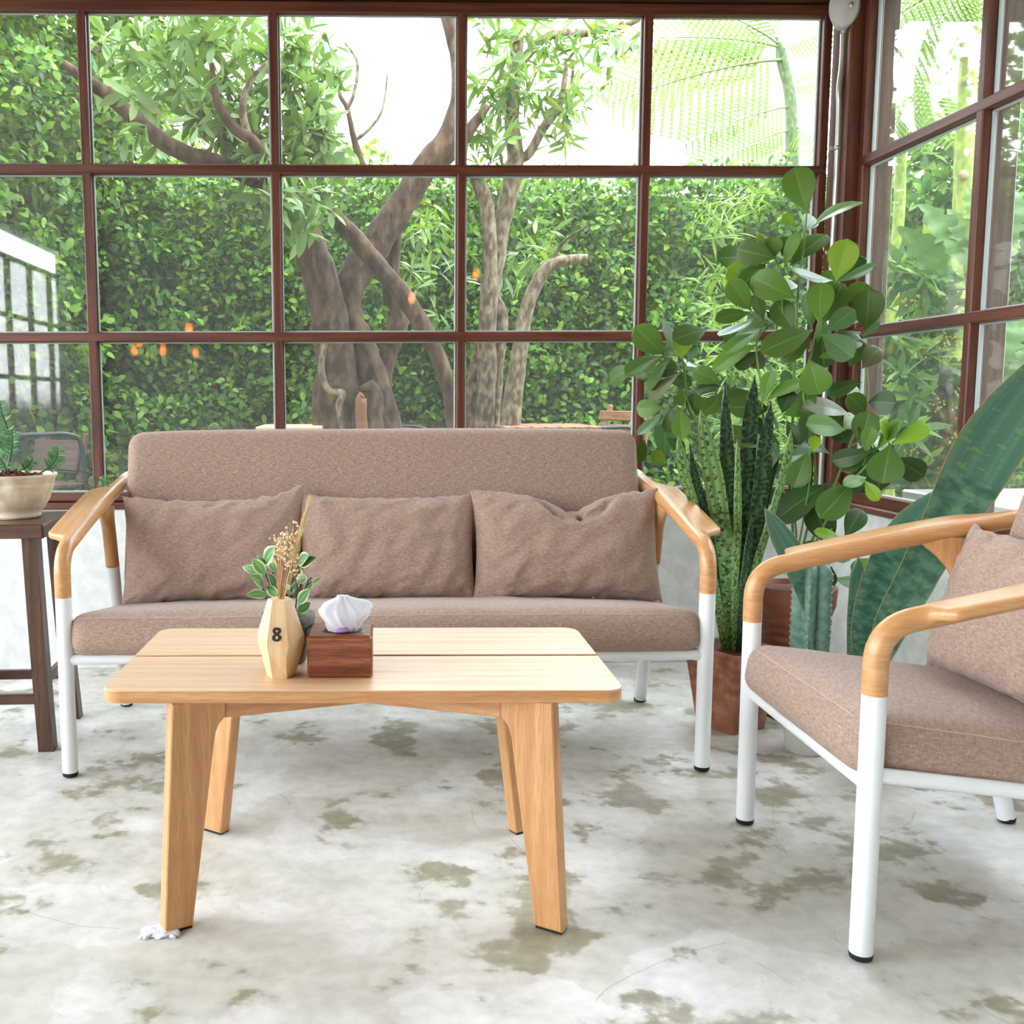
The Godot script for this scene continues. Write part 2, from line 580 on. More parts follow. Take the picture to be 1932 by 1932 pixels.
	M.grey_green_bark = tri_mat(noise_tex(noise(195, 0.02, 4), ramp([Color(0.20, 0.27, 0.13), Color(0.33, 0.40, 0.22)], [0.3, 0.7])), Vector3(4, 1.5, 4), 0.7)
	M.scar = plain(Color(0.62, 0.52, 0.40), 0.8)
	M.twigs = plain(Color(0.30, 0.27, 0.19), 0.95)
	M.leaf = leaf_mat(0.50, 0.8)
	M.thick_leaf = leaf_mat(0.36, 0.14)
	M.leaf_edge = plain(Color(0.56, 0.50, 0.32), 0.7)
	M.stem_green = plain(Color(0.40, 0.52, 0.24), 0.55)
	M.stem_dark = plain(Color(0.13, 0.26, 0.17), 0.5)
	M.cactus = tri_mat(noise_tex(noise(196, 0.02, 3), ramp([Color(0.33, 0.47, 0.41), Color(0.44, 0.58, 0.51)], [0.3, 0.7])), Vector3.ONE * 4.0, 0.55)
	M.spine = plain(Color(0.80, 0.66, 0.52), 0.7)
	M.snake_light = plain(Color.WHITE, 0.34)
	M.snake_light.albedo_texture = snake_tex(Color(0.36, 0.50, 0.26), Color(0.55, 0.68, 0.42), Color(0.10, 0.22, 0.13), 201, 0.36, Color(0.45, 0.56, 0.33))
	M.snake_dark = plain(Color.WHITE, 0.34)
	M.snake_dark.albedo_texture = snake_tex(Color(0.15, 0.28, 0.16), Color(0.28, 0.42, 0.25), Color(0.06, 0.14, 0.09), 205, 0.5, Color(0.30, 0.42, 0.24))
	M.whale = plain(Color.WHITE, 0.33)
	M.whale.albedo_texture = snake_tex(Color(0.22, 0.38, 0.30), Color(0.35, 0.51, 0.42), Color(0.42, 0.55, 0.34), 209, 0.26, Color(0.52, 0.44, 0.26))

# ---------------------------------------------------------------- leaves
func leaf_mesh(col: Color, peak: float, blunt: float, ratio: float, curl: float, cup: float, thick := 0.0, vein := Color(-1, 0, 0), rows := 6, cols := [-1.0, 0.0, 1.0], edge := Color(-1, 0, 0), paddle := false) -> ArrayMesh:
	# a leaf of length 1 along y, width ratio along x, upper side to z
	var g := Geo.new()
	g.coloured = true
	g.c = col
	var pts := []
	var wid := []
	var a := log(0.5) / log(peak)
	for i in rows + 1:
		var t := float(i) / rows
		pts.append(Vector3(0, t - curl * curl * t * t * 0.2, -curl * t * t * 0.5))
		if paddle:   # a paddle: wedge base, round end
			var e := (t - peak) / (1.0 - peak)
			wid.append(ratio * maxf(0.05, sqrt(maxf(0.0, 1.0 - e * e)) if t > peak else pow(sin(PI * 0.5 * t / peak), 1.15)))
		else:
			wid.append(maxf(ratio * pow(sin(PI * pow(clampf(t, 0.004, 0.996), a)), blunt), 0.015))
	g.blade(pts, wid, Vector3(0, 0, 1), cup, thick, cols, vein)
	if edge.r >= 0.0:
		for i in g.v.size():
			if absf(g.uv[i].x - 0.5) > 0.385: g.col[i] = edge
	return g.mesh()

func leaf_tf(base: Vector3, dir: Vector3, nrm: Vector3, length: float, wide := 1.0) -> Transform3D:
	var y := dir.normalized()
	var z := nrm - y * nrm.dot(y)
	if z.length() < 0.01: z = Vector3(0.3, 0.7, 0.6) - y * Vector3(0.3, 0.7, 0.6).dot(y)
	z = z.normalized()
	var x := y.cross(z)
	return Transform3D(Basis(x * length * wide, y * length, z * length), base)

func rnd_dir() -> Vector3:
	return Vector3(rng.randfn(), rng.randfn(), rng.randfn()).normalized()

func leaf_cloud(parent: Node, spots: Array, meshes: Array, mat: Material, singles: int, leaf_name := "leaf"):
	# the leaves nearest to the room are parts of their own, the rest is one mass per tone
	var eye := Vector3(0, 0.9, 0)
	spots.sort_custom(func(p, q): return p.origin.distance_squared_to(eye) / p.basis.y.length_squared() < q.origin.distance_squared_to(eye) / q.basis.y.length_squared())
	for i in mini(singles, spots.size()):
		part(leaf_name, meshes[i % meshes.size()], mat, parent, spots[i])
	var rest := []
	for k in meshes.size(): rest.append([])
	for i in range(mini(singles, spots.size()), spots.size()):
		rest[rng.randi() % meshes.size()].append(spots[i])
	for k in meshes.size():
		if rest[k].is_empty(): continue
		var mm := MultiMesh.new()
		mm.transform_format = MultiMesh.TRANSFORM_3D
		mm.mesh = meshes[k]
		mm.instance_count = rest[k].size()
		for i in rest[k].size():
			mm.set_instance_transform(i, rest[k][i])
		var o := MultiMeshInstance3D.new()
		o.name = "foliage"
		o.multimesh = mm
		o.material_override = mat
		o.set_meta("kind", "stuff")
		parent.add_child(o, true)

func rosettes(blobs: Array, leaves: int, length: float, droop: float, out: Array):
	# whorls of leaves at twig ends scattered through ellipsoids [centre, (rx, ry, count)]
	for b in blobs:
		var c: Vector3 = b[0]
		var e: Vector3 = b[1]
		for i in int(e.z):
			var p := c + Vector3(rng.randfn() * e.x * 0.55, rng.randfn() * e.y * 0.55, rng.randfn() * minf(e.x, 0.35) * 0.7)
			var ax := (rnd_dir() + Vector3(0, 0.5, 0.25)).normalized()
			for k in leaves:
				var d := (rnd_dir() * 0.95 + ax * 0.55 + Vector3.DOWN * droop).normalized()
				var n := (ax + Vector3(0, 0.5, 0.2) + rnd_dir() * 0.4)
				out.append(leaf_tf(p + rnd_dir() * 0.02, d, n, length * rng.randf_range(0.65, 1.15), rng.randf_range(0.8, 1.15)))

func hedge_spots(a: Vector3, b: Vector3, low: float, high: float, thick: float, count: int, length: float, out: Array, bulge := 0.12):
	# small leaves over an upright face from a to b that looks to its left (walking from a to b)
	var along := (b - a)
	var span := along.length()
	along /= span
	var face := along.cross(Vector3.UP).normalized()
	if face.z < 0.0: face = -face
	var nz := noise(int(a.x * 100) + 7, 0.9, 3)
	for i in count:
		var s := rng.randf() * span
		var y := low + (high - low) * (1.0 - pow(rng.randf(), 1.25))
		var top := high + nz.get_noise_2d(s * 1.5, 40.0) * 0.14
		if y > top: continue
		var lump := nz.get_noise_2d(s, y * 1.0) * bulge + nz.get_noise_2d(s * 3.2, y * 3.2) * bulge * 0.8
		var dep := pow(rng.randf(), 1.5) * thick
		var p := a + along * s + Vector3.UP * y + face * (lump - dep)
		if y > top - 0.12: p += face * -rng.randf() * 0.25
		var n := (face * 0.8 + Vector3.UP * 0.7 + rnd_dir() * 0.6)
		var d := (rnd_dir() + face * 0.5 + Vector3.UP * 0.05).normalized()
		out.append(leaf_tf(p, d, n, length * rng.randf_range(0.6, 1.25)))

func tones(cols: Array, peak: float, blunt: float, ratio: float, curl: float, cup: float) -> Array:
	var out := []
	for c in cols: out.append(leaf_mesh(c, peak, blunt, ratio, curl, cup, 0.0, Color(-1, 0, 0), 5))
	return out

func frond_mesh(col: Color, rachis: Color, pairs := 19) -> ArrayMesh:
	# a feathery doubly divided frond, 1 long: ribs in pairs, each with a comb of leaflets
	var g := Geo.new()
	g.coloured = true
	g.c = rachis
	var path := []
	for i in 7: path.append(Vector3(0, i / 6.0, -0.22 * pow(i / 6.0, 2.0)))
	g.tube(path, [0.009, 0.008, 0.006, 0.005, 0.004, 0.003, 0.002], 5)
	g.c = col
	for i in pairs:
		var t := 0.12 + 0.86 * i / (pairs - 1.0)
		var o := Vector3(0, t, -0.22 * t * t)
		var plen := 0.25 * sin(PI * pow(0.16 + 0.8 * t, 0.9)) + 0.05
		for sd in [-1.0, 1.0]:
			var d := Vector3(sd * 0.9, 0.28, -0.30).normalized()
			var m := 13
			for k in m:
				var q := o + d * plen * (k + 1.0) / m + Vector3(0, 0, -0.12 * plen * pow((k + 1.0) / m, 2.0))
				var q2 := q + d * plen / m
				var sw := Vector3(0, 0.009 * (1.0 - 0.6 * k / m), 0)
				g.quad(q - sw, q + sw, q2 + sw, q2 - sw)
				for s2 in [-1.0, 1.0]:
					var dd = (Vector3(0, 1, 0) * s2 + d * 0.45 + Vector3(0, 0, -0.25)).normalized()
					var L := 0.023 * (1.0 - 0.45 * absf(k - m * 0.4) / m)
					var w := d * plen / m * 0.5
					g.tri(q - w, q + dd * L * 0.75 - w * 0.9, q + dd * L)
					g.tri(q - w, q + dd * L, q + w)
					g.tri(q + w, q + dd * L, q + dd * L * 0.75 + w * 0.9)
	g.start = g.v.size()
	return g.mesh()

# ---------------------------------------------------------------- seating
func P(u: float, y: float, v: float) -> Vector3:   # across, up, back from the front legs
	return Vector3(u, y, -v)

func armrest_mesh(x: float, sg: float) -> ArrayMesh:
	var pts := []
	for i in 4: pts.append(Vector2(0.0, 0.438 + 0.016 * i))
	for i in range(1, 10):
		var t := i / 9.0
		pts.append(Vector2(0, 0.486) * (1 - t) * (1 - t) + Vector2(0, 0.547) * 2.0 * t * (1 - t) + Vector2(0.062, 0.558) * t * t)
	for i in range(1, 47):
		var t := i / 46.0
		pts.append(Vector2(lerpf(0.062, 0.622, t), lerpf(0.558, 0.663, t) + 0.006 * sin(PI * t)))
	var g := Geo.new()
	var rings := []
	for i in pts.size():
		var tg: Vector2 = (pts[mini(i + 1, pts.size() - 1)] - pts[maxi(i - 1, 0)]).normalized()
		var up := P(0, tg.x, -tg.y)
		if up.y < 0 and tg.x > 0.1: up = -up
		var v: float = pts[i].x
		var pl := smoothstep(0.070, 0.090, v) * (1.0 - smoothstep(0.42, 0.53, v)) if i > 12 else 0.0
		var r := 0.0192 - 0.0015 * smoothstep(0.5, 0.62, v)
		var ring := PackedVector3Array()
		var N := 16
		for k in N + 1:   # outer half, from below over the outside to the top
			var a := -PI * 0.5 + PI * k / N
			var c := Vector2(cos(a), sin(a)) * r
			var q := float(k) / N
			var w := 0.060
			var f: Vector2
			var lo := r - 0.019
			if q < 0.28: f = Vector2(cos(-PI * 0.5 + q / 0.28 * 1.45), sin(-PI * 0.5 + q / 0.28 * 1.45)) * r
			elif q < 0.55: f = Vector2(r, lo - 0.002).lerp(Vector2(w - 0.008, lo + 0.001), (q - 0.28) / 0.27)
			elif q < 0.76:
				var b := -PI * 0.5 + PI * (q - 0.55) / 0.21
				f = Vector2(w - 0.008 + 0.008 * cos(b), r - 0.009 + 0.009 * sin(b))
			else: f = Vector2(w - 0.008, r).lerp(Vector2(0, r), (q - 0.76) / 0.24)
			var m := c.lerp(f, pl)
			ring.append(P(x, pts[i].y, v) + Vector3(sg, 0, 0) * m.x + up * m.y)
		for k in range(1, 12):
			var a := PI * 0.5 + PI * k / 12.0
			ring.append(P(x, pts[i].y, v) + Vector3(sg, 0, 0) * cos(a) * r + up * sin(a) * r)
		rings.append(ring)
	g.loft(rings)
	return g.mesh()

func seating(root: Node3D, W: float, wr: float):
	var hw := W * 0.5
	for sg in [-1.0, 1.0]:
		var x: float = sg * hw
		var fl := part("front_leg", tubemesh([P(x, 0.010, 0), P(x, 0.2, 0), P(x, 0.44, 0)], [0.0182, 0.0184, 0.0186], 24), M.white_metal, root)
		part("foot_cap", lathemesh([Vector2(0.013, 0), Vector2(0.0175, 0.003), Vector2(0.0186, 0.009), Vector2(0.0186, 0.012)], 24), M.rubber, fl, Transform3D(Basis(), P(x, 0, 0)))
		part("armrest", armrest_mesh(x, sg), M.oak_z, root)
		# the rear leg leaves the armrest and rakes backwards to the floor
		var bl := part("back_leg", tubemesh([P(x, 0.010, 0.556), P(x, 0.2, 0.510), P(x, 0.437, 0.454)], [0.0176, 0.0182, 0.0186], 24), M.white_metal, root)
		part("foot_cap", lathemesh([Vector2(0.012, 0), Vector2(0.017, 0.003), Vector2(0.018, 0.009), Vector2(0.018, 0.012)], 24), M.rubber, bl, Transform3D(Basis(), P(x, 0, 0.557)))
		var br := Geo.new()
		var rings := []
		for i in 9:
			var t := i / 8.0
			var y := lerpf(0.437, 0.612, t)
			var v := lerpf(0.454, 0.413, t)
			var fl2 := pow(maxf(0.0, (t - 0.40) / 0.60), 2.0)
			var ring := PackedVector3Array()
			for k in 20:
				var a := TAU * k / 20
				var front := 0.0188 + (0.088 if cos(a) < 0 else 0.040) * fl2
				ring.append(P(x + sin(a) * (0.0188 - 0.004 * fl2), y + sin(t) * 0.0 - cos(a) * fl2 * 0.01, v + cos(a) * front))
			rings.append(ring)
		br.loft(rings)
		part("leg_brace", br.mesh(), M.oak_y, root)
		part("side_rail", tubemesh([P(x, 0.308, 0.0), P(x, 0.284, 0.2), P(x, 0.246, 0.500)], [0.0128], 16), M.white_metal, root)
		part("back_bracket", tubemesh(smooth_path([P(x, 0.662, 0.612), P(x - sg * 0.004, 0.671, 0.634), P(x - sg * 0.022, 0.677, 0.648), P(x - sg * 0.06, 0.678, 0.65)], 4), [0.0172, 0.017, 0.0165, 0.016], 18), M.white_metal, root)
	part("front_rail", tubemesh([P(-hw, 0.287, 0.003), P(-hw + 0.035, 0.287, 0.003), P(0, 0.287, 0.003), P(hw - 0.035, 0.287, 0.003), P(hw, 0.287, 0.003)], [0.0165, 0.0128, 0.0128, 0.0128, 0.0165], 18), M.white_metal, root)
	part("back_rail", tubemesh([P(-hw, 0.240, 0.50), P(hw, 0.240, 0.50)], [0.0128], 14), M.white_metal, root)
	part("top_rail", tubemesh([P(-hw + 0.055, 0.678, 0.65), P(hw - 0.055, 0.678, 0.65)], [0.016], 14), M.white_metal, root)
	# seat cushion: a crowned slab that tips back, sewn along its upper edge
	var sw := W - 0.028
	var sd := 0.545
	var nz := noise(61 + int(W * 10), 9.0, 2)
	var n2 := noise(63 + int(W * 10), 3.0, 2)
	var bend := func(p: Vector3) -> Vector3:
		var q := p
		var ex := 1.0 - pow(absf(p.x) / (sw * 0.5), 4.0)
		var ez := 1.0 - pow(absf(p.z) / (sd * 0.5), 4.0)
		if p.y > 0: q.y += 0.020 * ex * ez + n2.get_noise_2d(p.x, p.z) * 0.004 * ex * ez
		q.z += (0.012 * ex * (1.0 - pow(p.y / 0.05, 2.0))) * signf(p.z)
		q.x += (0.010 * ez * (1.0 - pow(p.y / 0.05, 2.0))) * signf(p.x) * pow(absf(p.x) / (sw * 0.5), 6.0)
		if wr > 0.0 and p.y > 0.02:   # ripples pulled in the cloth of the long seat, left of its middle
			var k := exp(-pow((p.x + 0.42) / 0.16, 2.0)) * exp(-pow((p.z - 0.18) / 0.09, 2.0))
			q.y += wr * k * sin(p.x * 120.0 + p.z * 60.0 + n2.get_noise_2d(p.x * 2.0, p.z) * 3.0)
		q.y += nz.get_noise_2d(p.x, p.z) * 0.0012
		return q
	var g := Geo.new()
	g.cushion(Vector3(sw, 0.10, sd), 0.034, Vector3i(int(sw * 55), 3, 22), bend)
	var tilt := Basis(Vector3.RIGHT, -0.155)
	var seat_tf := Transform3D(tilt, P(0, 0.308, 0.248))
	var seat := part("seat_cushion", g.mesh(), M.linen, root, seat_tf)
	var loop := []
	for s in 4:
		for i in 24:
			var t := i / 23.0
			var hx := sw * 0.5 - 0.012
			var hz := sd * 0.5 - 0.012
			var q: Vector3
			if s == 0: q = Vector3(lerpf(-hx + 0.02, hx - 0.02, t), 0.0405, hz + 0.005)
			elif s == 1: q = Vector3(hx + 0.001, 0.0395, lerpf(hz - 0.02, -hz + 0.02, t))
			elif s == 2: q = Vector3(lerpf(hx - 0.02, -hx + 0.02, t), 0.0405, -hz - 0.005)
			else: q = Vector3(-hx - 0.001, 0.0395, lerpf(-hz + 0.02, hz - 0.02, t))
			loop.append(q)
	loop.append(loop[0])
	var on := []
	for q in loop:   # lay the stitch line on the cushion's own skin
		var inner := Vector3(clampf(q.x, -sw * 0.5 + 0.034, sw * 0.5 - 0.034), clampf(q.y, -0.016, 0.016), clampf(q.z, -sd * 0.5 + 0.034, sd * 0.5 - 0.034))
		on.append(bend.call(inner + (q - inner).normalized() * 0.0342))
	part("seam", tubemesh(on, [0.0011], 5), M.thread, seat)
	# backrest cushion
	var bw := W - 0.056
	var bb := func(p: Vector3) -> Vector3:
		var q := p
		var ex := 1.0 - pow(absf(p.x) / (bw * 0.5), 4.0)
		var ey := 1.0 - pow(absf(p.y) / 0.235, 4.0)
		q.z += 0.014 * ex * ey * signf(p.z)
		q.y += (0.010 * ex if p.y > 0 else 0.0)
		q.x *= 1.0 - 0.008 * clampf(-p.y / 0.2, -1.0, 1.0) * 0.0
		q.z += n2.get_noise_2d(p.x * 0.8, p.y) * 0.003
		return q
	var gb := Geo.new()
	gb.cushion(Vector3(bw, 0.47, 0.105), 0.044, Vector3i(int(bw * 40), 14, 2), bb)
	part("back_cushion", gb.mesh(), M.linen, root, Transform3D(Basis(Vector3.RIGHT, -0.27), P(0, 0.574, 0.530)))

func pillow_mesh(w: float, h: float, t: float, sd: int, folds: Array) -> ArrayMesh:
	# a soft scatter cushion: pulled-in sides, pointed corners, creases; folds are [u, v, angle, reach, depth]
	var nz := noise(sd, 5.0, 3)
	var n2 := noise(sd + 1, 14.0, 2)
	var N := 46
	var R := 34
	var dips: Array = folds.filter(func(f): return f.size() == 3)
	folds = folds.filter(func(f): return f.size() == 5)
	var sheet := func(u: float, v: float, side: float) -> Vector3:
		var x := u * w * 0.5 * (1.0 - 0.055 * (1.0 - v * v) * pow(absf(u), 3.0))
		var y := v * h * 0.5 * (1.0 - 0.085 * (1.0 - u * u) * pow(absf(v), 3.0))
		var body := pow(maxf(0.0, (1.0 - pow(absf(u), 3.2)) * (1.0 - pow(absf(v), 3.2))), 0.62)
		var z := t * 0.5 * body * (1.0 - 0.20 * v)
		var rim := clampf((1.0 - maxf(absf(u), absf(v))) * 6.0, 0.0, 1.0)
		z += (nz.get_noise_2d(u * 0.6, v * 0.5) * 0.011 + n2.get_noise_2d(u * 0.7 + v * 0.3, v * 0.6) * 0.003) * rim
		for f in folds:
			var du: float = (u - f[0]) * w
			var dv: float = (v - f[1]) * h
			var along: float = du * cos(f[2]) + dv * sin(f[2])
			var across: float = -du * sin(f[2]) + dv * cos(f[2])
			if along > -0.01:
				var k := exp(-pow(across / (0.012 + along * 0.10), 2.0)) * (1.0 - smoothstep(0.0, f[3], along))
				z -= f[4] * k * rim
				y -= f[4] * k * 0.8 * (1.0 if f[1] > 0.8 else 0.0)
		for d in dips: y -= d[2] * exp(-pow((u - d[0]) / d[1], 2.0)) * smoothstep(0.1, 1.0, v)
		y += nz.get_noise_2d(u * 1.4, 9.0 + v) * 0.007 * absf(v)
		return Vector3(x, y, z * side)
	var g := Geo.new()
	for side in [1.0, -1.0]:
		for i in N:
			for j in R:
				var q := []
				for k in [[0, 0], [1, 0], [1, 1], [0, 1]]:
					var u := sin((2.0 * (i + k[0]) / N - 1.0) * PI * 0.5)
					var v := sin((2.0 * (j + k[1]) / R - 1.0) * PI * 0.5)
					var e := absf(u) > 0.9999 or absf(v) > 0.9999
					var p: Vector3 = sheet.call(u, v, side)
					if e: p.z = 0.0
					q.append(p)
				if side > 0: g.quad(q[0], q[1], q[2], q[3], 0)
				else: g.quad(q[0], q[3], q[2], q[1], 0)
	g.fix()
	return g.mesh()

func pillow(root: Node3D, label: String, u: float, v: float, y: float, w: float, h: float, t: float, lean: float, roll: float, sd: int, folds: Array, turn := 0.0):
	# stands on a seat of `root`, so it is placed in the seat's own axes
	var o := thing("scatter_cushion", label, "cushion", Vector3.ZERO, 0.0, "scatter cushions on the sofa")
	o.transform = root.transform * Transform3D(Basis(Vector3.UP, turn) * Basis(Vector3.RIGHT, -lean) * Basis(Vector3.BACK, roll), P(u, y, v))
	part("cover", pillow_mesh(w, h, t, sd, folds), M.linen, o)
	var rim := []
	for i in 41:
		var s := i / 40.0 * 2.0 - 1.0
		rim.append(Vector3(s * w * 0.5, -h * 0.5 * (1.0 - 0.085 * (1.0 - s * s)), 0.0))
	part("seam", tubemesh(rim, [0.0012], 5), M.linen, o)

# ---------------------------------------------------------------- scene
func _ready():
	rng.seed = 20240
	# camera: 24 mm lens, the frame is cut from the right part of a wider picture
	var cam := Camera3D.new()
	cam.name = "camera"
	add_child(cam)
	cam.transform = Transform3D(Basis(Vector3(0.99953911, -0.00417315, 0.03006922), Vector3(0.00753826, 0.99360225, -0.1126843), Vector3(-0.02940659, 0.11285903, 0.99317576)), Vector3(0, 0.9, 0))
	cam.set_frustum(0.05 * 1932.0 / 1881.66, Vector2(0.05 * 240.57 / 1881.66, 0), 0.05, 100.0)
	cam.current = true
	# sky: bright even overcast
	var env := Environment.new()
	env.background_mode = Environment.BG_SKY
	var sm := ProceduralSkyMaterial.new()
	sm.sky_top_color = Color(0.92, 0.965, 1.0)
	sm.sky_horizon_color = Color(0.985, 0.995, 1.0)
	sm.ground_horizon_color = Color(0.62, 0.66, 0.60)
	sm.ground_bottom_color = Color(0.40, 0.42, 0.36)
	sm.sky_energy_multiplier = SKY
	sm.ground_energy_multiplier = SKY * 0.4
	var sky := Sky.new()
	sky.sky_material = sm
	env.sky = sky
	env.tonemap_mode = Environment.TONE_MAPPER_LINEAR
	env.tonemap_exposure = 1.1
	env.sdfgi_enabled = true
	env.ssao_enabled = true
	env.ssil_enabled = true
	var we := WorldEnvironment.new()
	we.name = "world_environment"
	we.environment = env
	add_child(we)
	make_materials()
	# optional fill panels, added only to brighten the room; the list is empty
	for s in PANELS:
		fill_panel(Vector3(s[0], 2.86, s[1]), s[2])
	room()
	furniture()
	table_things()
	house_plants()
	garden()

const SKY := 3.1
const PANELS := []

func fill_panel(at: Vector3, energy: float):  # added fill light, no such panel known in the room
	var o := thing("fill_panel", "added square fill light panel above the seats", "fill light", at, 0.0, "added fill light panels")
	part("frame", boxmesh(Vector3(0, 0.02, 0), Vector3(1.16, 0.035, 1.16), 0.004), M.white_metal, o)
	var glow := plain(Color(0.9, 0.9, 0.9), 0.6)
	glow.emission_enabled = true
	glow.emission = Color(1.0, 0.97, 0.92)
	glow.emission_energy_multiplier = 1.6
	part("fill_diffuser", boxmesh(Vector3(0, 0.0, 0), Vector3(1.1, 0.012, 1.1), 0.002), glow, o)
	var l := AreaLight3D.new()
	l.name = "panel_light"
	l.area_size = Vector2(1.08, 1.08)
	l.light_energy = energy
	l.light_color = Color(1.0, 0.975, 0.94)
	l.set("area_range", 20.0)
	l.shadow_enabled = true
	o.add_child(l)
	l.position = Vector3(0, -0.012, 0)
	l.rotation.x = -PI * 0.5

func glazing(root: Node3D, along: Vector3, out: Vector3, xs: Array, ys: Array, bar: float):
	# panes, their pale beads painting in the glass-edge reflection, between the bars of a window whose inner face passes through the root
	for i in xs.size() - 1:
		for j in ys.size() - 1:
			var x0: float = xs[i] + bar * 0.5
			var x1: float = xs[i + 1] - bar * 0.5
			var y0: float = ys[j] + bar * 0.5
			var y1: float = ys[j + 1] - bar * 0.5
			var b := Basis(along, Vector3.UP, along.cross(Vector3.UP))
			var mid := along * (x0 + x1) * 0.5 + Vector3.UP * (y0 + y1) * 0.5
			var pane := part("glass_pane", boxmesh(Vector3.ZERO, Vector3(x1 - x0, y1 - y0, 0.004), 0.0005), M.glass, root, Transform3D(b, mid + out * 0.030))
			var g := Geo.new()
			var hx := (x1 - x0) * 0.5
			var hy := (y1 - y0) * 0.5
			for s in [-1.0, 1.0]:
				g.box(Vector3(0, s * (hy - 0.003), 0), Vector3(hx * 2, 0.006, 0.012), 0.002)
				g.box(Vector3(s * (hx - 0.003), 0, 0), Vector3(0.006, hy * 2, 0.012), 0.002)
			part("glint_bead", g.mesh(), M.bead_glint, pane)  # pale beads paint in the bright line the glass edges reflect

func room():
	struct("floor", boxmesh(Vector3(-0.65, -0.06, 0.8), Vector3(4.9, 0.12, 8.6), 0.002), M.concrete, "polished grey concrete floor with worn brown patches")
	struct("ceiling", boxmesh(Vector3(-0.65, 2.96, 0.75), Vector3(5.1, 0.12, 9.3), 0.002), M.teak_z, "boarded wooden ceiling above the seats")
	struct("wall_back", boxmesh(Vector3(-0.70, 0.27, -3.376), Vector3(4.9, 0.54, 0.14), 0.003), M.plaster, "low white wall under the garden window")
	struct("wall_right", boxmesh(Vector3(1.66, 0.27, 0.85), Vector3(0.14, 0.54, 8.4), 0.003), M.plaster, "low white wall under the right-hand window")
	struct("wall_left", boxmesh(Vector3(-3.05, 0.27, 0.85), Vector3(0.14, 0.54, 8.4), 0.003), M.plaster, "low white wall under the left-hand window")
	struct("wall_rear", boxmesh(Vector3(-0.65, 1.45, 5.1), Vector3(4.9, 2.9, 0.14), 0.003), M.brown_paint, "dark brown wall behind the camera")
	struct("trim_lintel", boxmesh(Vector3(-0.70, 2.28, -3.38), Vector3(4.9, 0.24, 0.15), 0.004), M.mahogany_x, "reddish-brown beam over the garden window")
	struct("wall_back_top", boxmesh(Vector3(-0.70, 2.65, -3.376), Vector3(4.9, 0.5, 0.13), 0.003), M.plaster)
	struct("trim_lintel_side", boxmesh(Vector3(1.67, 2.28, -0.3), Vector3(0.15, 0.24, 6.0), 0.004), M.mahogany_z)
	struct("wall_right_top", boxmesh(Vector3(1.66, 2.65, 0.85), Vector3(0.13, 0.5, 8.4), 0.003), M.plaster)
	struct("wall_right_rear", boxmesh(Vector3(1.66, 1.45, 2.45), Vector3(0.13, 2.2, 5.3), 0.003), M.brown_paint)
	struct("wall_left_top", boxmesh(Vector3(-3.05, 2.65, 0.85), Vector3(0.13, 0.5, 8.4), 0.003), M.plaster)
	struct("wall_left_rear", boxmesh(Vector3(-3.05, 1.45, 4.55), Vector3(0.13, 2.2, 1.05), 0.003), M.brown_paint)
	struct("trim_corner_outer", boxmesh(Vector3(1.680, 1.345, -3.285), Vector3(0.082, 1.62, 0.118), 0.004), M.dark_oak_y, "outer half of the corner post, shade painted in as darker wood")  # shade on the outer half painted in with a darker wood
	struct("trim_corner_post", boxmesh(Vector3(1.600, 1.345, -3.285), Vector3(0.077, 1.62, 0.12), 0.004), M.mahogany_y, "square reddish-brown corner post between the two windows")
	# window towards the garden
	var w := Node3D.new()
	w.name = "window_1"
	w.set_meta("kind", "structure")
	w.set_meta("label", "reddish-brown grid window behind the sofa looking onto the garden")
	add_child(w)
	w.position = Vector3(0, 0, -3.33)
	var out := Vector3(0, 0, -1)
	var xs := [-2.955, -2.66, -2.06, -1.459, -0.855, -0.249, 0.354, 0.956, 1.540]
	var ys := [0.578, 1.104, 1.638, 2.137]
	for x in xs:
		part("stile" if x == xs[0] or x == xs[8] else "mullion", boxmesh(Vector3(x, 1.357, -0.022), Vector3(0.028, 1.588, 0.045), 0.003), M.mahogany_y, w)
	for j in 4:
		var hgt: float = [0.028, 0.030, 0.030, 0.035][j]
		part(["bottom_rail", "glazing_bar", "glazing_bar", "top_rail"][j], boxmesh(Vector3(-0.70, ys[j], -0.0215), Vector3(4.5, hgt, 0.046), 0.003), M.mahogany_x, w)
	glazing(w, Vector3.RIGHT, out, xs, ys, 0.028)
	part("sill", boxmesh(Vector3(-0.70, 0.5515, -0.04), Vector3(4.55, 0.021, 0.15), 0.004), M.mahogany_x, w)
	# window on the right
	var w2 := Node3D.new()
	w2.name = "window_2"
	w2.set_meta("kind", "structure")
	w2.set_meta("label", "reddish-brown grid window in the right-hand wall beside the armchair")
	add_child(w2)
	w2.position = Vector3(1.605, 0, 0)
	var zs := [-3.208, -2.605, -2.0, -1.4, -0.8, -0.2]
	for z in zs:
		part("mullion", boxmesh(Vector3(0.022, 1.357, z), Vector3(0.045, 1.588, 0.028), 0.003), M.mahogany_y, w2)
		if z > -3.0: part("outer_post", boxmesh(Vector3(0.075, 1.345, z - 0.012), Vector3(0.056, 1.61, 0.045), 0.004), M.dark_oak_y, w2)  # outer posts stand in shade, painted in by the darker wood
	for j in 4:
		var hgt: float = [0.036, 0.030, 0.030, 0.035][j]
		part(["bottom_rail", "glazing_bar", "glazing_bar", "top_rail"][j], boxmesh(Vector3(0.0215, ys[j], -1.70), Vector3(0.046, hgt, 3.04), 0.003), M.mahogany_z, w2)
	glazing(w2, Vector3(0, 0, 1), Vector3(1, 0, 0), zs, ys, 0.028)
	part("sill", boxmesh(Vector3(0.045, 0.5515, -1.70), Vector3(0.14, 0.021, 3.04), 0.004), M.mahogany_z, w2)
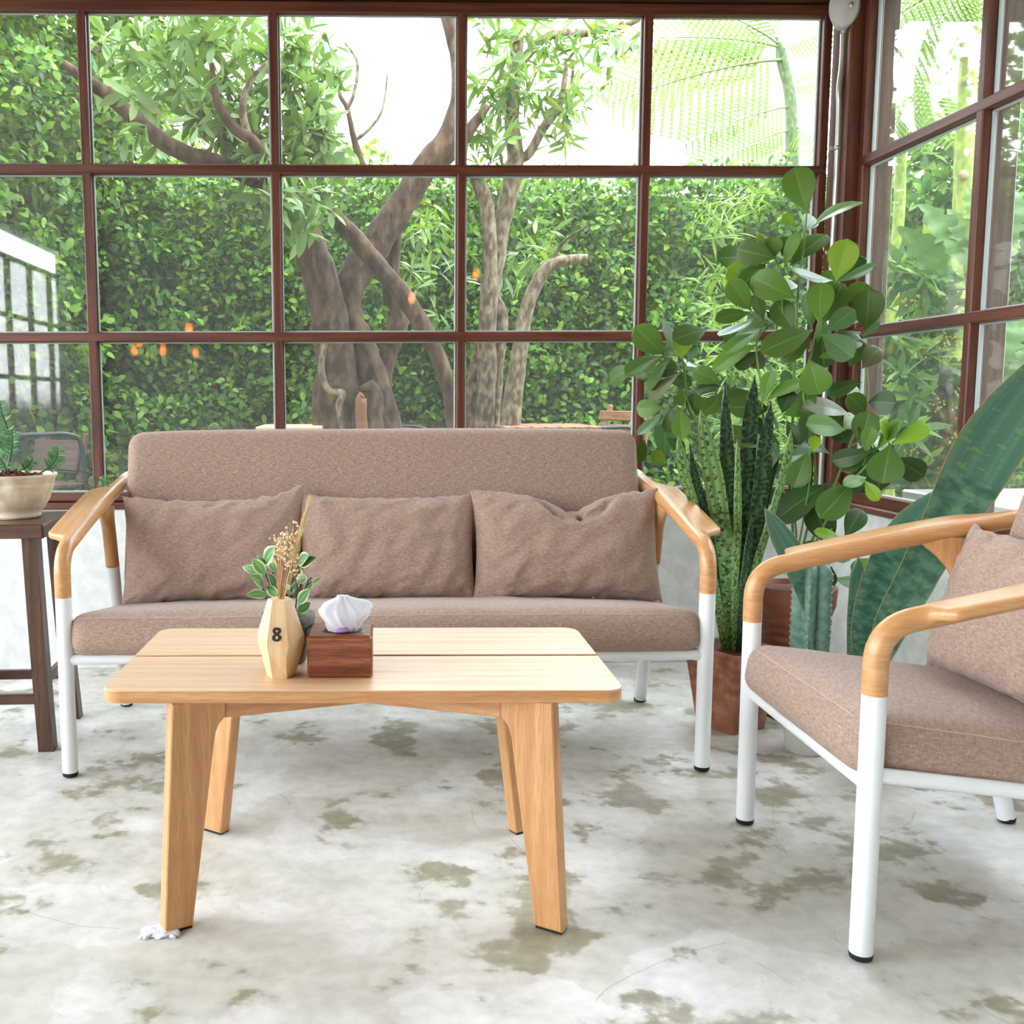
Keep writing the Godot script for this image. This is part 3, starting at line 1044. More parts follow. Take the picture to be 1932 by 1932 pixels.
	# window on the left, seen only as a reflection in the panes
	var w3 := Node3D.new()
	w3.name = "window_3"
	w3.set_meta("kind", "structure")
	add_child(w3)
	w3.position = Vector3(-2.98, 0, 0)
	var zl := [-3.2, -2.6, -2.0, -1.4, -0.8, -0.2, 0.4, 1.0, 1.6, 2.2, 2.8, 3.4, 4.0]
	for z in zl:
		part("mullion", boxmesh(Vector3(-0.022, 1.357, z), Vector3(0.045, 1.588, 0.05), 0.003), M.mahogany_y, w3)
	for j in 4:
		part("glazing_bar", boxmesh(Vector3(-0.0215, ys[j], 0.4), Vector3(0.046, 0.032, 7.2), 0.003), M.mahogany_z, w3)
	glazing(w3, Vector3(0, 0, 1), Vector3(-1, 0, 0), zl, ys, 0.03)
	part("sill", boxmesh(Vector3(-0.045, 0.5515, 0.4), Vector3(0.14, 0.021, 7.2), 0.004), M.mahogany_z, w3)
	# conduit in the corner
	var c := thing("electrical_conduit", "pale metal conduit and round junction box running down the corner post", "conduit", Vector3(1.545, 0, -3.262))
	part("pipe", tubemesh(smooth_path([Vector3(0.012, 2.06, 0), Vector3(0.012, 1.95, 0), Vector3(0.006, 1.87, 0), Vector3(0.010, 1.80, 0), Vector3(0.011, 1.62, 0), Vector3(0.008, 1.30, 0), Vector3(0.005, 0.9, 0), Vector3(0.003, 0.45, 0)], 5), [0.0100], 14), M.conduit, c)
	var jb := part("junction_box", lathemesh([Vector2(0.0, 0.032), Vector2(0.024, 0.032), Vector2(0.026, 0.030), Vector2(0.032, 0.029), Vector2(0.035, 0.026), Vector2(0.036, 0.020), Vector2(0.036, -0.012), Vector2(0.034, -0.016), Vector2(0, -0.016)], 36), M.pale_plastic, c, Transform3D((Basis(Vector3.UP, -0.6) * Basis(Vector3.RIGHT, PI * 0.5)).scaled(Vector3(1.25, 1.9, 1.25)), Vector3(0.012, 2.118, 0.004)))
	part("lid_screw", lathemesh([Vector2(0.0, 0.006), Vector2(0.005, 0.006), Vector2(0.006, 0.0), Vector2(0, 0)], 12), M.steel, jb, Transform3D(Basis(), Vector3(0.018, 0.030, 0.004)))
	part("coupling", lathemesh([Vector2(0.009, 0.0), Vector2(0.012, 0.002), Vector2(0.012, 0.032), Vector2(0.015, 0.036), Vector2(0.015, 0.05), Vector2(0, 0.05)], 20), M.conduit, c, Transform3D(Basis(), Vector3(0.012, 2.04, 0)))
	for y in [1.692, 1.365]:
		var cl := part("clip", lathemesh([Vector2(0.0102, -0.006), Vector2(0.0125, -0.006), Vector2(0.0125, 0.006), Vector2(0.0102, 0.006)], 18), M.steel, c, Transform3D(Basis(), Vector3(0.010, y, 0)))
		part("clip_ear", boxmesh(Vector3(-0.017, 0, 0), Vector3(0.016, 0.011, 0.002), 0.0006), M.steel, cl)

func furniture():
	var sofa := thing("sofa", "long sofa with white tube legs, wooden armrests and taupe linen cushions", "sofa", Vector3(0.0735, 0, -2.325), -0.0157)
	seating(sofa, 1.527, 0.0026)
	pillow(sofa, "taupe linen scatter cushion at the sofa's end beside the wooden stool", -0.466, 0.374, 0.495, 0.500, 0.306, 0.125, 0.24, 0.012, 301, [[-0.2, 0.9, 0.008], [1.0, 0.22, -0.022], [-0.98, 0.1, -0.2, 0.14, 0.012], [0.1, 0.98, -1.9, 0.08, 0.008], [0.45, 0.98, -1.7, 0.07, 0.009], [-0.2, -0.45, 0.1, 0.22, 0.006]])
	pillow(sofa, "middle one of the three taupe scatter cushions, behind the dried flowers", 0.008, 0.377, 0.493, 0.492, 0.302, 0.130, 0.24, -0.004, 311, [[0.95, -0.9, 2.6, 0.2, 0.012], [0.98, -0.4, 2.9, 0.16, 0.010], [0.9, 0.1, 2.5, 0.15, 0.007]])
	pillow(sofa, "crumpled taupe scatter cushion with a dented top edge beside the snake plant", 0.497, 0.370, 0.498, 0.520, 0.312, 0.130, 0.24, 0.0, 321, [[0.08, 0.34, 0.034], [0.06, 0.16, 0.016], [0.10, 0.97, -1.25, 0.20, 0.030], [-0.25, 0.9, -0.75, 0.20, 0.018], [0.45, 0.9, -2.3, 0.2, 0.014], [-0.95, -0.2, -0.3, 0.22, 0.010], [0.95, -0.3, 3.2, 0.16, 0.008]])
	var chair := thing("armchair", "armchair with white tube legs, wooden armrests and taupe linen seat", "armchair", Vector3(0.816, 0, -1.751), -PI * 0.5 - 0.027)
	seating(chair, 0.516, 0.0)
	pillow(chair, "taupe linen scatter cushion leaning in the armchair", -0.012, 0.398, 0.498, 0.470, 0.305, 0.120, 0.26, 0.02, 331, [[-0.6, 0.97, -1.0, 0.15, 0.014], [-0.1, 0.98, -1.3, 0.16, 0.014], [0.9, 0.8, -2.4, 0.14, 0.01]])
	coffee_table()
	stool()

func rounded_rect(x0: float, x1: float, y0: float, y1: float, rr: Array) -> PackedVector2Array:   # radii at (x0,y0), (x1,y0), (x1,y1), (x0,y1)
	var p := PackedVector2Array()
	var cs := [Vector2(x0, y0), Vector2(x1, y0), Vector2(x1, y1), Vector2(x0, y1)]
	for k in 4:
		var r: float = rr[k]
		var sx := 1.0 if k == 0 or k == 3 else -1.0
		var sy := 1.0 if k < 2 else -1.0
		var c: Vector2 = cs[k] + Vector2(sx, sy) * r
		var n := 9 if r > 0.004 else 1
		for i in n:
			var a := PI + PI * 0.5 * k + (PI * 0.5 * i / (n - 1.0) if n > 1 else PI * 0.25)
			p.append(c + Vector2(cos(a), sin(a)) * r * (1.0 if n > 1 else 1.414))
	return p

func coffee_table():
	var o := thing("coffee_table", "low oak coffee table with a two-board top and splayed legs", "table", Vector3(0.0087 + 0.038 * 0.228, 0, -1.608 - 0.228), -0.038)
	var flat := Transform3D(Basis(Vector3.RIGHT, -PI * 0.5), Vector3(0, 0.409, 0))   # outline y runs to the back
	for k in 2:
		var g := Geo.new()
		var r := [0.034, 0.034, 0.0008, 0.0008] if k == 0 else [0.0008, 0.0008, 0.034, 0.034]
		var outline := rounded_rect(-0.4365, 0.4365, -0.228 if k == 0 else 0.0062, -0.0052 if k == 0 else 0.228, r)
		g.prism(outline, 0.0195, 0.0010, flat.translated(Vector3(0, -0.001, 0)))
		var board := part("top_board", g.mesh(), M.oak_x, o)
		var g3 := Geo.new()  # added pale layer: window sheen on the oak painted as colour
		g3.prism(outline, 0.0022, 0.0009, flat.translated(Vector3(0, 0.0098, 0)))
		part("sheen_layer", g3.mesh(), M.top_sheen, board, Transform3D(), "thin pale layer painting the window sheen on the oak board")
	part("under_strip", boxmesh(Vector3(0, 0.4015, 0), Vector3(0.80, 0.006, 0.06), 0.001), M.oak_x, o)
	var leg := PackedVector2Array([Vector2(0.400, 0.004), Vector2(0.376, 0.3985), Vector2(0.282, 0.3985), Vector2(0.282, 0.362), Vector2(0.288, 0.3565), Vector2(0.295, 0.349), Vector2(0.300, 0.338), Vector2(0.303, 0.325), Vector2(0.350, 0.004)])
	var brace := PackedVector2Array([Vector2(0.012, 0.3985), Vector2(0.2818, 0.3985), Vector2(0.2818, 0.3585), Vector2(0.012, 0.340)])
	for q in [[-0.855, 0.518], [0.855, 0.518], [0.855, -0.518], [-0.855, -0.518]]:
		var d := Vector3(q[0], 0, q[1]).normalized()
		var b := Basis(d, Vector3.UP, d.cross(Vector3.UP))
		var g := Geo.new()
		g.prism(leg, 0.029, 0.0022)
		var lg := part("leg", g.mesh(), M.oak_y, o, Transform3D(b, Vector3(0, 0, 0.026)))
		part("foot_pad", boxmesh(Vector3(0.375, 0.002, 0), Vector3(0.048, 0.004, 0.027), 0.001), M.rubber, lg)
		var g2 := Geo.new()
		g2.prism(brace, 0.023, 0.0015)
		part("brace", g2.mesh(), M.oak_x, o, Transform3D(b, Vector3(0, 0, 0.026)))
	# a wad of paper under one foot
	var wad := thing("paper_wad", "folded white paper wad wedged under a foot of the coffee table", "paper", Vector3(-0.335, 0, -1.612))
	var g := Geo.new()
	var nz := noise(77, 60.0, 3)
	g.cushion(Vector3(0.060, 0.011, 0.036), 0.004, Vector3i(16, 1, 12), func(p: Vector3) -> Vector3:
		var k := nz.get_noise_3d(p.x, p.y, p.z)
		return Vector3(p.x + nz.get_noise_2d(p.z * 2.0, 5.0) * 0.012, maxf(p.y * (0.55 + 0.5 * absf(k)) - absf(p.x) * 0.06 + 0.0048, 0.0003), p.z + k * 0.008))
	part("fold", g.mesh(), M.paper, wad)

func stool():
	var o := thing("stool", "dark brown wooden stool holding the cream bowl planter", "stool", Vector3(-0.945, 0, -2.655), 0.02)
	var top := Geo.new()
	top.prism(rounded_rect(-0.160, 0.160, -0.155, 0.155, [0.006, 0.006, 0.006, 0.006]), 0.036, 0.003, Transform3D(Basis(Vector3.RIGHT, -PI * 0.5), Vector3(0, 0.5725, 0)))
	part("seat", top.mesh(), M.dark_oak_x, o)
	for sx in [-1.0, 1.0]:
		for sz in [-1.0, 1.0]:
			var g := Geo.new()
			var rings := []
			for k in 9:
				var t := k / 8.0
				var y := 0.555 * (1.0 - t)
				var cx: float = sx * (0.116 + 0.018 * t + 0.008 * t * t)
				var cz: float = sz * (0.108 + 0.016 * t + 0.008 * t * t)
				var h := 0.0195
				rings.append(PackedVector3Array([Vector3(cx - h, y, cz - h), Vector3(cx + h, y, cz - h), Vector3(cx + h, y, cz + h), Vector3(cx - h, y, cz + h)]))
			g.loft(rings)
			for i in g.grp.size(): g.grp[i] = -1
			part("leg", g.mesh(), M.dark_oak_y, o)
	for sz in [-1.0, 1.0]:
		part("stretcher", boxmesh(Vector3(0, 0.132, sz * 0.119), Vector3(0.225, 0.026, 0.018), 0.002), M.dark_oak_x, o)
		part("stretcher", boxmesh(Vector3(sz * 0.129, 0.172, 0), Vector3(0.018, 0.026, 0.21), 0.002), M.dark_oak_z, o)

# ---------------------------------------------------------------- on the table
const TOP := 0.42

func table_things():
	# faceted vase with the table number
	var o := thing("faceted_vase", "pale faceted wooden vase with a black table number 8", "vase", Vector3(-0.1315, TOP, -1.706), -0.06)
	var rings := []
	for r in [[0.0, 0.0245, 0.0], [0.003, 0.0255, 0.0], [0.052, 0.0415, 0.30], [0.066, 0.0410, 0.14], [0.134, 0.0218, 0.0], [0.1365, 0.0208, 0.0]]:
		var ring := PackedVector3Array()
		for k in 6:
			var a: float = TAU * (k + 0.5) / 6 + r[2] * (0.55 if k % 2 == 0 else -0.35) + PI / 6
			ring.append(Vector3(cos(a) * r[1], r[0] + (0.008 * (k % 3 - 1) if r[2] > 0.1 else 0.0), sin(a) * r[1]))
		rings.append(ring)
	var g := Geo.new()
	g.loft(rings)
	for i in g.grp.size(): g.grp[i] = -1
	part("body", g.mesh(), M.maple_y, o)
	var tm := TextMesh.new()
	tm.text = "8"
	var f := SystemFont.new()
	f.font_names = PackedStringArray(["Droid Sans"])
	f.font_weight = 700
	tm.font = f
	tm.font_size = 64
	tm.pixel_size = 0.0235 / (64 * 0.72)
	tm.depth = 0.0012
	part("numeral", tm, M.ink, o, Transform3D(Basis(Vector3.RIGHT, -0.24), Vector3(-0.002, 0.080, 0.0328)))
	# dried flowers standing in it
	var df := thing("dried_flowers", "bunch of straw-coloured dried flowers and one feathery plume in the vase", "dried flowers", Vector3(-0.1315, TOP + 0.112, -1.706))
	rng.seed = 77
	var heads := Geo.new()
	for i in 13:
		var a := TAU * i / 13.0
		var tip := Vector3(cos(a) * rng.randf_range(0.008, 0.034) + 0.010, rng.randf_range(0.085, 0.150), sin(a) * 0.026)
		var mid := tip * 0.5 + Vector3(rng.randf_range(-0.006, 0.006), 0.004, 0)
		part("stem", tubemesh(smooth_path([Vector3(rng.randf_range(-0.006, 0.006), 0, rng.randf_range(-0.006, 0.006)), mid, tip], 4), [0.0009, 0.0009, 0.0008, 0.0007, 0.0006], 5), M.straw if i % 3 else M.straw_dark, df)
		for k in 10:
			var p := tip + Vector3(rng.randfn() * 0.007, rng.randf_range(-0.030, 0.008), rng.randfn() * 0.006)
			var rr := rng.randf_range(0.0016, 0.0030)
			heads.lathe([Vector2(0, -rr), Vector2(rr * 0.8, -rr * 0.5), Vector2(rr, 0), Vector2(rr * 0.75, rr * 0.7), Vector2(0, rr * 1.2)], 6, p)
	part("seed_heads", heads.mesh(), M.seed_head, df).set_meta("kind", "stuff")
	var plume := Geo.new()
	var pa := Vector3(0.014, 0.06, 0.004)
	var pb := Vector3(0.052, 0.192, 0.0)
	plume.tube([Vector3(0.002, 0, 0), pa, pa.lerp(pb, 0.5), pb], [0.001, 0.001, 0.0008, 0.0004], 5)
	for i in 700:
		var t := rng.randf()
		var p := pa.lerp(pb, lerpf(0.22, 1.0, t))
		var d := ((pb - pa).normalized() + rnd_dir() * (0.60 * (1.0 - t) + 0.25)).normalized()
		var s := d.cross(rnd_dir()).normalized() * 0.0006
		var L := rng.randf_range(0.010, 0.020)
		plume.tri(p - s, p + s, p + d * L)
	plume.start = plume.v.size()
	part("plume", plume.mesh(), M.seed_head, df)
	# tissue box
	var tb := thing("tissue_box", "glossy dark-grained wooden tissue box with a white tissue pulled up", "tissue box", Vector3(-0.0270, TOP, -1.735), -0.035)
	var bx := Geo.new()
	bx.box(Vector3(0, 0.0370, 0), Vector3(0.1135, 0.074, 0.104), 0.004)
	part("case", bx.mesh(), M.walnut_x, tb)
	var slot := []
	for r in [[0.030, 0.0001], [0.031, 0.0008], [0.033, 0.0008], [0.0335, 0.0]]: slot.append(Vector2(r[0], r[1]))
	part("slot_rim", lathemesh(slot, 36), M.dark_oak_x, tb, Transform3D(Basis.from_scale(Vector3(1.15, 1, 0.8)), Vector3(0.004, 0.0741, 0.008)))
	var slot_shade := part("slot", lathemesh([Vector2(0.0305, 0.0), Vector2(0.0305, 0.0005), Vector2(0, 0.0005)], 36), M.rubber, tb, Transform3D(Basis.from_scale(Vector3(1.15, 1, 0.8)), Vector3(0.004, 0.0741, 0.008)))  # dark disc on the solid lid paints the shade inside the opening
	slot_shade.set_meta("label", "flat dark disc painting the shade inside the lid opening")
	var ts := Geo.new()
	var nz := noise(88, 7.0, 2)
	var tr := []
	for i in 15:
		var t := i / 14.0
		var ring := PackedVector3Array()
		for k in 48:
			var a := TAU * k / 48
			var petal := 1.0 + 0.20 * cos(a * 3.0 + 0.5) * smoothstep(0.05, 0.6, t) + 0.13 * cos(a * 5.0 + 2.0) * t
			var r := lerpf(0.023, 0.041, sin(minf(t * 1.6, 1.0) * PI * 0.5)) * (1.0 - 0.80 * smoothstep(0.58, 1.0, t)) * petal
			r *= 1.0 + nz.get_noise_2d(cos(a) * 0.4 + t * 0.3, sin(a) * 0.4) * 0.2
			var y := 0.066 * t + 0.010 * cos(a * 2.0 + 0.7) * sin(PI * t)
			ring.append(Vector3(cos(a) * r * 1.02, y, sin(a) * r * 0.75))
		tr.append(ring)
	ts.loft(tr, false, true)
	part("tissue", ts.mesh(), M.paper, tb, Transform3D(Basis(), Vector3(0.004, 0.071, 0.008)))
	var pe := Geo.new()
	pe.tube([Vector3(-0.010, 0, 0.0), Vector3(-0.003, 0.003, 0.002), Vector3(0.006, 0.0035, 0.002), Vector3(0.013, 0.001, 0)], [0.002, 0.0045, 0.005, 0.001], 8)
	part("petal", pe.mesh(), M.petal, tb, Transform3D(Basis(), Vector3(0.004, 0.0775, 0.033)), "small mauve petal tucked in front of the tissue")
	# little plant behind the vase
	var pp := thing("potted_plant", "little plant with white-edged green leaves in a grey pot on the table", "plant", Vector3(-0.1245, TOP, -1.800))
	part("pot", lathemesh([Vector2(0, 0), Vector2(0.030, 0), Vector2(0.032, 0.003), Vector2(0.041, 0.066), Vector2(0.0465, 0.068), Vector2(0.0485, 0.072), Vector2(0.0495, 0.087), Vector2(0.0480, 0.091), Vector2(0.0455, 0.090), Vector2(0.0435, 0.076), Vector2(0.042, 0.072), Vector2(0, 0.072)]), M.grey_pot, pp)
	part("soil", lathemesh([Vector2(0.0425, 0.072), Vector2(0.030, 0.079), Vector2(0.012, 0.081), Vector2(0, 0.081)], 24), M.soil, pp)
	for s in VARIEGATED_STEMS():
		var q := []
		for p in s: q.append(Vector4(p.x - pp.position.x, p.y - pp.position.y, p.z - pp.position.z, 0.0017))
		part("stem", limb(q, 7, 4, 0.0), M.stem_dark, pp)
	var vm := [leaf_mesh(Color(0.085, 0.21, 0.065), 0.46, 0.85, 0.62, 0.35, 0.10, 0.012, Color(0.22, 0.36, 0.15), 9, [-1.0, -0.86, -0.62, -0.3, -0.06, 0.06, 0.3, 0.62, 0.86, 1.0], Color(0.52, 0.60, 0.38)),
		leaf_mesh(Color(0.14, 0.30, 0.09), 0.46, 0.85, 0.62, 0.5, 0.16, 0.012, Color(0.30, 0.44, 0.2), 9, [-1.0, -0.86, -0.62, -0.3, -0.06, 0.06, 0.3, 0.62, 0.86, 1.0], Color(0.56, 0.64, 0.42))]
	place_leaves(VARIEGATED_LEAVES(), vm, M.thick_leaf, pp, 0.62)

func place_leaves(list: Array, meshes: Array, mat: Material, root: Node3D, ratio: float):
	for l in list:
		var b: Vector3 = l[0]
		var t: Vector3 = l[1]
		var L := (t - b).length()
		part("leaf", meshes[int(l[4]) % meshes.size()], mat, root, Transform3D(Basis(), -root.position) * leaf_tf(b, t - b, l[2], L, clampf(l[3] * 1.06 / (L * ratio), 0.55, 1.7)))

func VARIEGATED_STEMS() -> Array:
	return [[Vector3(-0.124, 0.507, -1.79), Vector3(-0.139, 0.514, -1.79), Vector3(-0.157, 0.532, -1.79), Vector3(-0.179, 0.582, -1.79)], [Vector3(-0.123, 0.505, -1.81), Vector3(-0.144, 0.536, -1.81), Vector3(-0.165, 0.58, -1.81), Vector3(-0.167, 0.601, -1.81)], [Vector3(-0.116, 0.505, -1.8), Vector3(-0.109, 0.53, -1.8), Vector3(-0.107, 0.564, -1.8), Vector3(-0.103, 0.603, -1.8)], [Vector3(-0.111, 0.509, -1.79), Vector3(-0.101, 0.536, -1.79), Vector3(-0.088, 0.568, -1.79), Vector3(-0.08, 0.578, -1.79)], [Vector3(-0.122, 0.501, -1.83), Vector3(-0.128, 0.538, -1.83), Vector3(-0.152, 0.557, -1.83), Vector3(-0.153, 0.582, -1.83)], [Vector3(-0.12, 0.501, -1.83), Vector3(-0.12, 0.544, -1.83), Vector3(-0.116, 0.573, -1.83)]]

func VARIEGATED_LEAVES() -> Array:
	return [[Vector3(-0.179, 0.582, -1.79), Vector3(-0.207, 0.606, -1.82), Vector3(0.12, 0.82, 0.56), 0.022, 1],
		[Vector3(-0.163, 0.586, -1.78), Vector3(-0.185, 0.616, -1.775), Vector3(0.22, 0.00, 0.98), 0.021, 1],
		[Vector3(-0.164, 0.603, -1.79), Vector3(-0.178, 0.621, -1.802), Vector3(0.46, 0.72, 0.52), 0.012, 0],
		[Vector3(-0.166, 0.602, -1.8), Vector3(-0.15, 0.64, -1.753), Vector3(-0.91, -0.09, 0.40), 0.029, 0],
		[Vector3(-0.148, 0.585, -1.82), Vector3(-0.161, 0.606, -1.835), Vector3(-0.12, 0.53, 0.84), 0.016, 1],
		[Vector3(-0.169, 0.561, -1.8), Vector3(-0.175, 0.591, -1.752), Vector3(0.99, 0.05, 0.09), 0.026, 1],
		[Vector3(-0.141, 0.546, -1.77), Vector3(-0.164, 0.567, -1.789), Vector3(-0.23, 0.50, 0.84), 0.018, 1],
		[Vector3(-0.161, 0.549, -1.78), Vector3(-0.19, 0.559, -1.751), Vector3(0.67, 0.56, 0.49), 0.020, 1],
		[Vector3(-0.104, 0.603, -1.8), Vector3(-0.09, 0.626, -1.756), Vector3(-0.96, 0.15, 0.22), 0.024, 0],
		[Vector3(-0.099, 0.599, -1.79), Vector3(-0.075, 0.622, -1.759), Vector3(-0.85, 0.32, 0.42), 0.021, 0],
		[Vector3(-0.106, 0.569, -1.78), Vector3(-0.086, 0.584, -1.804), Vector3(0.47, 0.53, 0.70), 0.016, 1],
		[Vector3(-0.088, 0.555, -1.79), Vector3(-0.079, 0.572, -1.792), Vector3(0.02, 0.12, 0.99), 0.012, 1],
		[Vector3(-0.08, 0.566, -1.79), Vector3(-0.064, 0.578, -1.786), Vector3(-0.36, 0.13, 0.92), 0.009, 1],
		[Vector3(-0.104, 0.534, -1.77), Vector3(-0.086, 0.564, -1.745), Vector3(-0.71, -0.16, 0.69), 0.020, 0],
		[Vector3(-0.106, 0.518, -1.77), Vector3(-0.081, 0.535, -1.779), Vector3(0.15, 0.28, 0.95), 0.020, 0],
		[Vector3(-0.12, 0.54, -1.82), Vector3(-0.124, 0.562, -1.847), Vector3(0.41, 0.74, 0.54), 0.016, 1],
		[Vector3(-0.148, 0.557, -1.81), Vector3(-0.153, 0.586, -1.786), Vector3(0.83, -0.27, 0.49), 0.018, 0],
		[Vector3(-0.115, 0.571, -1.83), Vector3(-0.115, 0.593, -1.809), Vector3(0.56, -0.56, 0.61), 0.014, 1],
		[Vector3(-0.096, 0.586, -1.82), Vector3(-0.102, 0.607, -1.8), Vector3(0.80, -0.29, 0.53), 0.013, 0],
		[Vector3(-0.157, 0.56, -1.83), Vector3(-0.164, 0.576, -1.854), Vector3(0.55, 0.77, 0.32), 0.014, 1],
		[Vector3(-0.132, 0.532, -1.83), Vector3(-0.133, 0.563, -1.798), Vector3(0.89, -0.30, 0.33), 0.020, 1],
		[Vector3(-0.116, 0.552, -1.81), Vector3(-0.105, 0.567, -1.829), Vector3(0.22, 0.69, 0.69), 0.012, 0]]

# ---------------------------------------------------------------- house plants
func clusia_leaf_set() -> Array:
	var cs := [-1.0, -0.7, -0.35, -0.055, 0.055, 0.35, 0.7, 1.0]
	var out := []
	for k in [[Color(0.068, 0.140, 0.026), 0.16], [Color(0.105, 0.210, 0.032), 0.22], [Color(0.20, 0.35, 0.030), 0.10], [Color(0.040, 0.092, 0.026), 0.25], [Color(0.080, 0.165, 0.060), -0.15], [Color(0.13, 0.15, 0.07), 0.3]]:
		out.append(leaf_mesh(k[0], 0.64, 0.62, 0.60, k[1] * 2.0, 0.12, 0.016, k[0].lerp(Color(0.28, 0.42, 0.14), 0.22), 14, cs, Color(-1, 0, 0), true))
	return out

func house_plants():
	# clusia in a ribbed terracotta pot
	var o := thing("clusia_plant", "tall plant with thick paddle-shaped leaves in a ribbed terracotta pot in the corner", "plant", Vector3(1.235, 0, -2.72))
	var prof := [Vector2(0, 0), Vector2(0.072, 0), Vector2(0.074, 0.01)]
	for i in 9:
		var y := 0.10 + 0.022 * i
		prof.append(Vector2(0.080 + 0.0014 * i, y - 0.008))
		prof.append(Vector2(0.085 + 0.0014 * i, y - 0.003))
		prof.append(Vector2(0.085 + 0.0014 * i, y + 0.005))
		prof.append(Vector2(0.080 + 0.0014 * i, y + 0.010))
	prof.append_array([Vector2(0.098, 0.305), Vector2(0.105, 0.325), Vector2(0.108, 0.372), Vector2(0.106, 0.377), Vector2(0.101, 0.376), Vector2(0.099, 0.36), Vector2(0, 0.36)])
	part("pot", lathemesh(prof, 48), M.glazed_terracotta, o)
	part("soil", lathemesh([Vector2(0.100, 0.360), Vector2(0.06, 0.368), Vector2(0, 0.370)], 24), M.husk, o)
	for s in CLUSIA_STEMS():
		var q := []
		for p in s: q.append(p - Vector4(o.position.x, o.position.y, o.position.z, 0))
		part("stem", limb(q, 9, 4, 0.03), M.stem_green, o)
	var lm := clusia_leaf_set()
	for set_ in [CLUSIA_A(), CLUSIA_B(), CLUSIA_C(), CLUSIA_D()]:
		place_leaves(set_, lm, M.thick_leaf, o, 0.60)
	rng.seed = 31
	for i in 64:
		var src: Array = [CLUSIA_A(), CLUSIA_B(), CLUSIA_B(), CLUSIA_C(), CLUSIA_D()][i % 5]
		var l: Array = src[rng.randi() % src.size()]
		var b: Vector3 = l[0] + Vector3(rng.randfn() * 0.04, rng.randfn() * 0.04 - 0.02, -rng.randf_range(0.03, 0.16))
		b.x = minf(b.x, 1.45)
		b.z = maxf(b.z, -3.12)
		part("leaf", lm[[0, 1, 3, 0, 4][i % 5]], M.thick_leaf, o, Transform3D(Basis(), -o.position) * leaf_tf(b, rnd_dir() + Vector3(-0.1, 0.3, 0.2), Vector3(0, 0.6, 0.8) + rnd_dir() * 0.4, rng.randf_range(0.085, 0.125), 1.0))
	# snake plant in a square pot
	var sp := thing("snake_plant", "tall banded snake plant in a square terracotta pot beside the sofa", "plant", Vector3(1.030, 0, -2.640), 0.50)
	var pg := Geo.new()
	var prs := []
	for r in [[0.0, 0.062], [0.004, 0.066], [0.12, 0.080], [0.222, 0.093], [0.225, 0.092], [0.225, 0.086], [0.205, 0.083]]:
		var ring := PackedVector3Array()
		for p in rounded_rect(-r[1], r[1], -r[1], r[1], [0.010, 0.010, 0.010, 0.010]): ring.append(Vector3(p.x, r[0], p.y))
		prs.append(ring)
	pg.loft(prs)
	part("pot", pg.mesh(), M.terracotta, sp)
	var soil := Geo.new()
	var nz := noise(55, 40.0, 3)
	soil.cushion(Vector3(0.160, 0.02, 0.160), 0.008, Vector3i(16, 1, 16), func(p: Vector3) -> Vector3: return p + Vector3(0, nz.get_noise_2d(p.x, p.z) * 0.008, 0))
	part("soil", soil.mesh(), M.husk, sp, Transform3D(Basis(), Vector3(0, 0.203, 0)))
	var inv := sp.transform.affine_inverse()
	var snakes := SNAKE_BLADES()
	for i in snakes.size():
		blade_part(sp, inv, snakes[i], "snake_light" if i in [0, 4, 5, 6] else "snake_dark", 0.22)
	# cactus in a white pot, one broad pointed leaf beside it
	var cc := thing("cactus", "ribbed blue-green column cactus and one broad leaf in a white pot", "cactus", Vector3(1.148, 0, -2.435))
	part("pot", lathemesh([Vector2(0, 0), Vector2(0.043, 0), Vector2(0.050, 0.004), Vector2(0.066, 0.15), Vector2(0.068, 0.17), Vector2(0.063, 0.17), Vector2(0.060, 0.155), Vector2(0, 0.155)]), M.white_pot, cc)
	var cg := Geo.new()
	var rings := []
	for i in 40:
		var t := i / 39.0
		var y := 0.15 + 0.345 * t
		var dome := sqrt(maxf(0.0, 1.0 - pow(maxf(0.0, (t - 0.9) / 0.1), 2.0)))
		var ring := PackedVector3Array()
		for k in 60:
			var a := TAU * k / 60
			var rib := pow(absf(cos(a * 2.5 + 0.9)), 1.6)
			var r := (0.026 + 0.023 * rib + 0.0012 * sin(t * 80.0) * rib) * maxf(dome, 0.02)
			ring.append(Vector3(cos(a) * r, y, sin(a) * r))
		rings.append(ring)
	cg.loft(rings)
	part("column", cg.mesh(), M.cactus, cc)
	for k in 5:
		var a := (TAU * k / 5.0) - 0.9 / 2.5
		var sg := Geo.new()
		for i in 20:
			var p := Vector3(cos(a) * 0.0495, 0.17 + 0.0155 * i, sin(a) * 0.0495)
			sg.lathe([Vector2(0, -0.0022), Vector2(0.0022, -0.001), Vector2(0.0022, 0.001), Vector2(0, 0.0022)], 6, p)
		part("spine_row", sg.mesh(), M.spine, cc).set_meta("kind", "stuff")
	for b in CACTUS_BLADE(): blade_part(cc, cc.transform.affine_inverse(), b, "whale", 0.18)
	# broad-leaved sansevieria by the right window
	var wf := thing("broad_leaf_plant", "plant with huge dark paddle leaves rising behind the armchair", "plant", Vector3(1.265, 0, -2.26))
	part("pot", lathemesh([Vector2(0, 0), Vector2(0.050, 0), Vector2(0.054, 0.004), Vector2(0.072, 0.15), Vector2(0.074, 0.165), Vector2(0.069, 0.165), Vector2(0.066, 0.15), Vector2(0, 0.15)]), M.white_pot, wf)
	part("soil", lathemesh([Vector2(0.066, 0.150), Vector2(0.03, 0.156), Vector2(0, 0.157)], 24), M.husk, wf)
	for b in WHALE_BLADES(): blade_part(wf, wf.transform.affine_inverse(), b, "whale", 0.16)
	# bowl planter on the stool
	var bp := thing("bowl_planter", "cream bowl with leafy trailing succulent stems on the stool", "plant", Vector3(-0.908, 0.5905, -2.665))
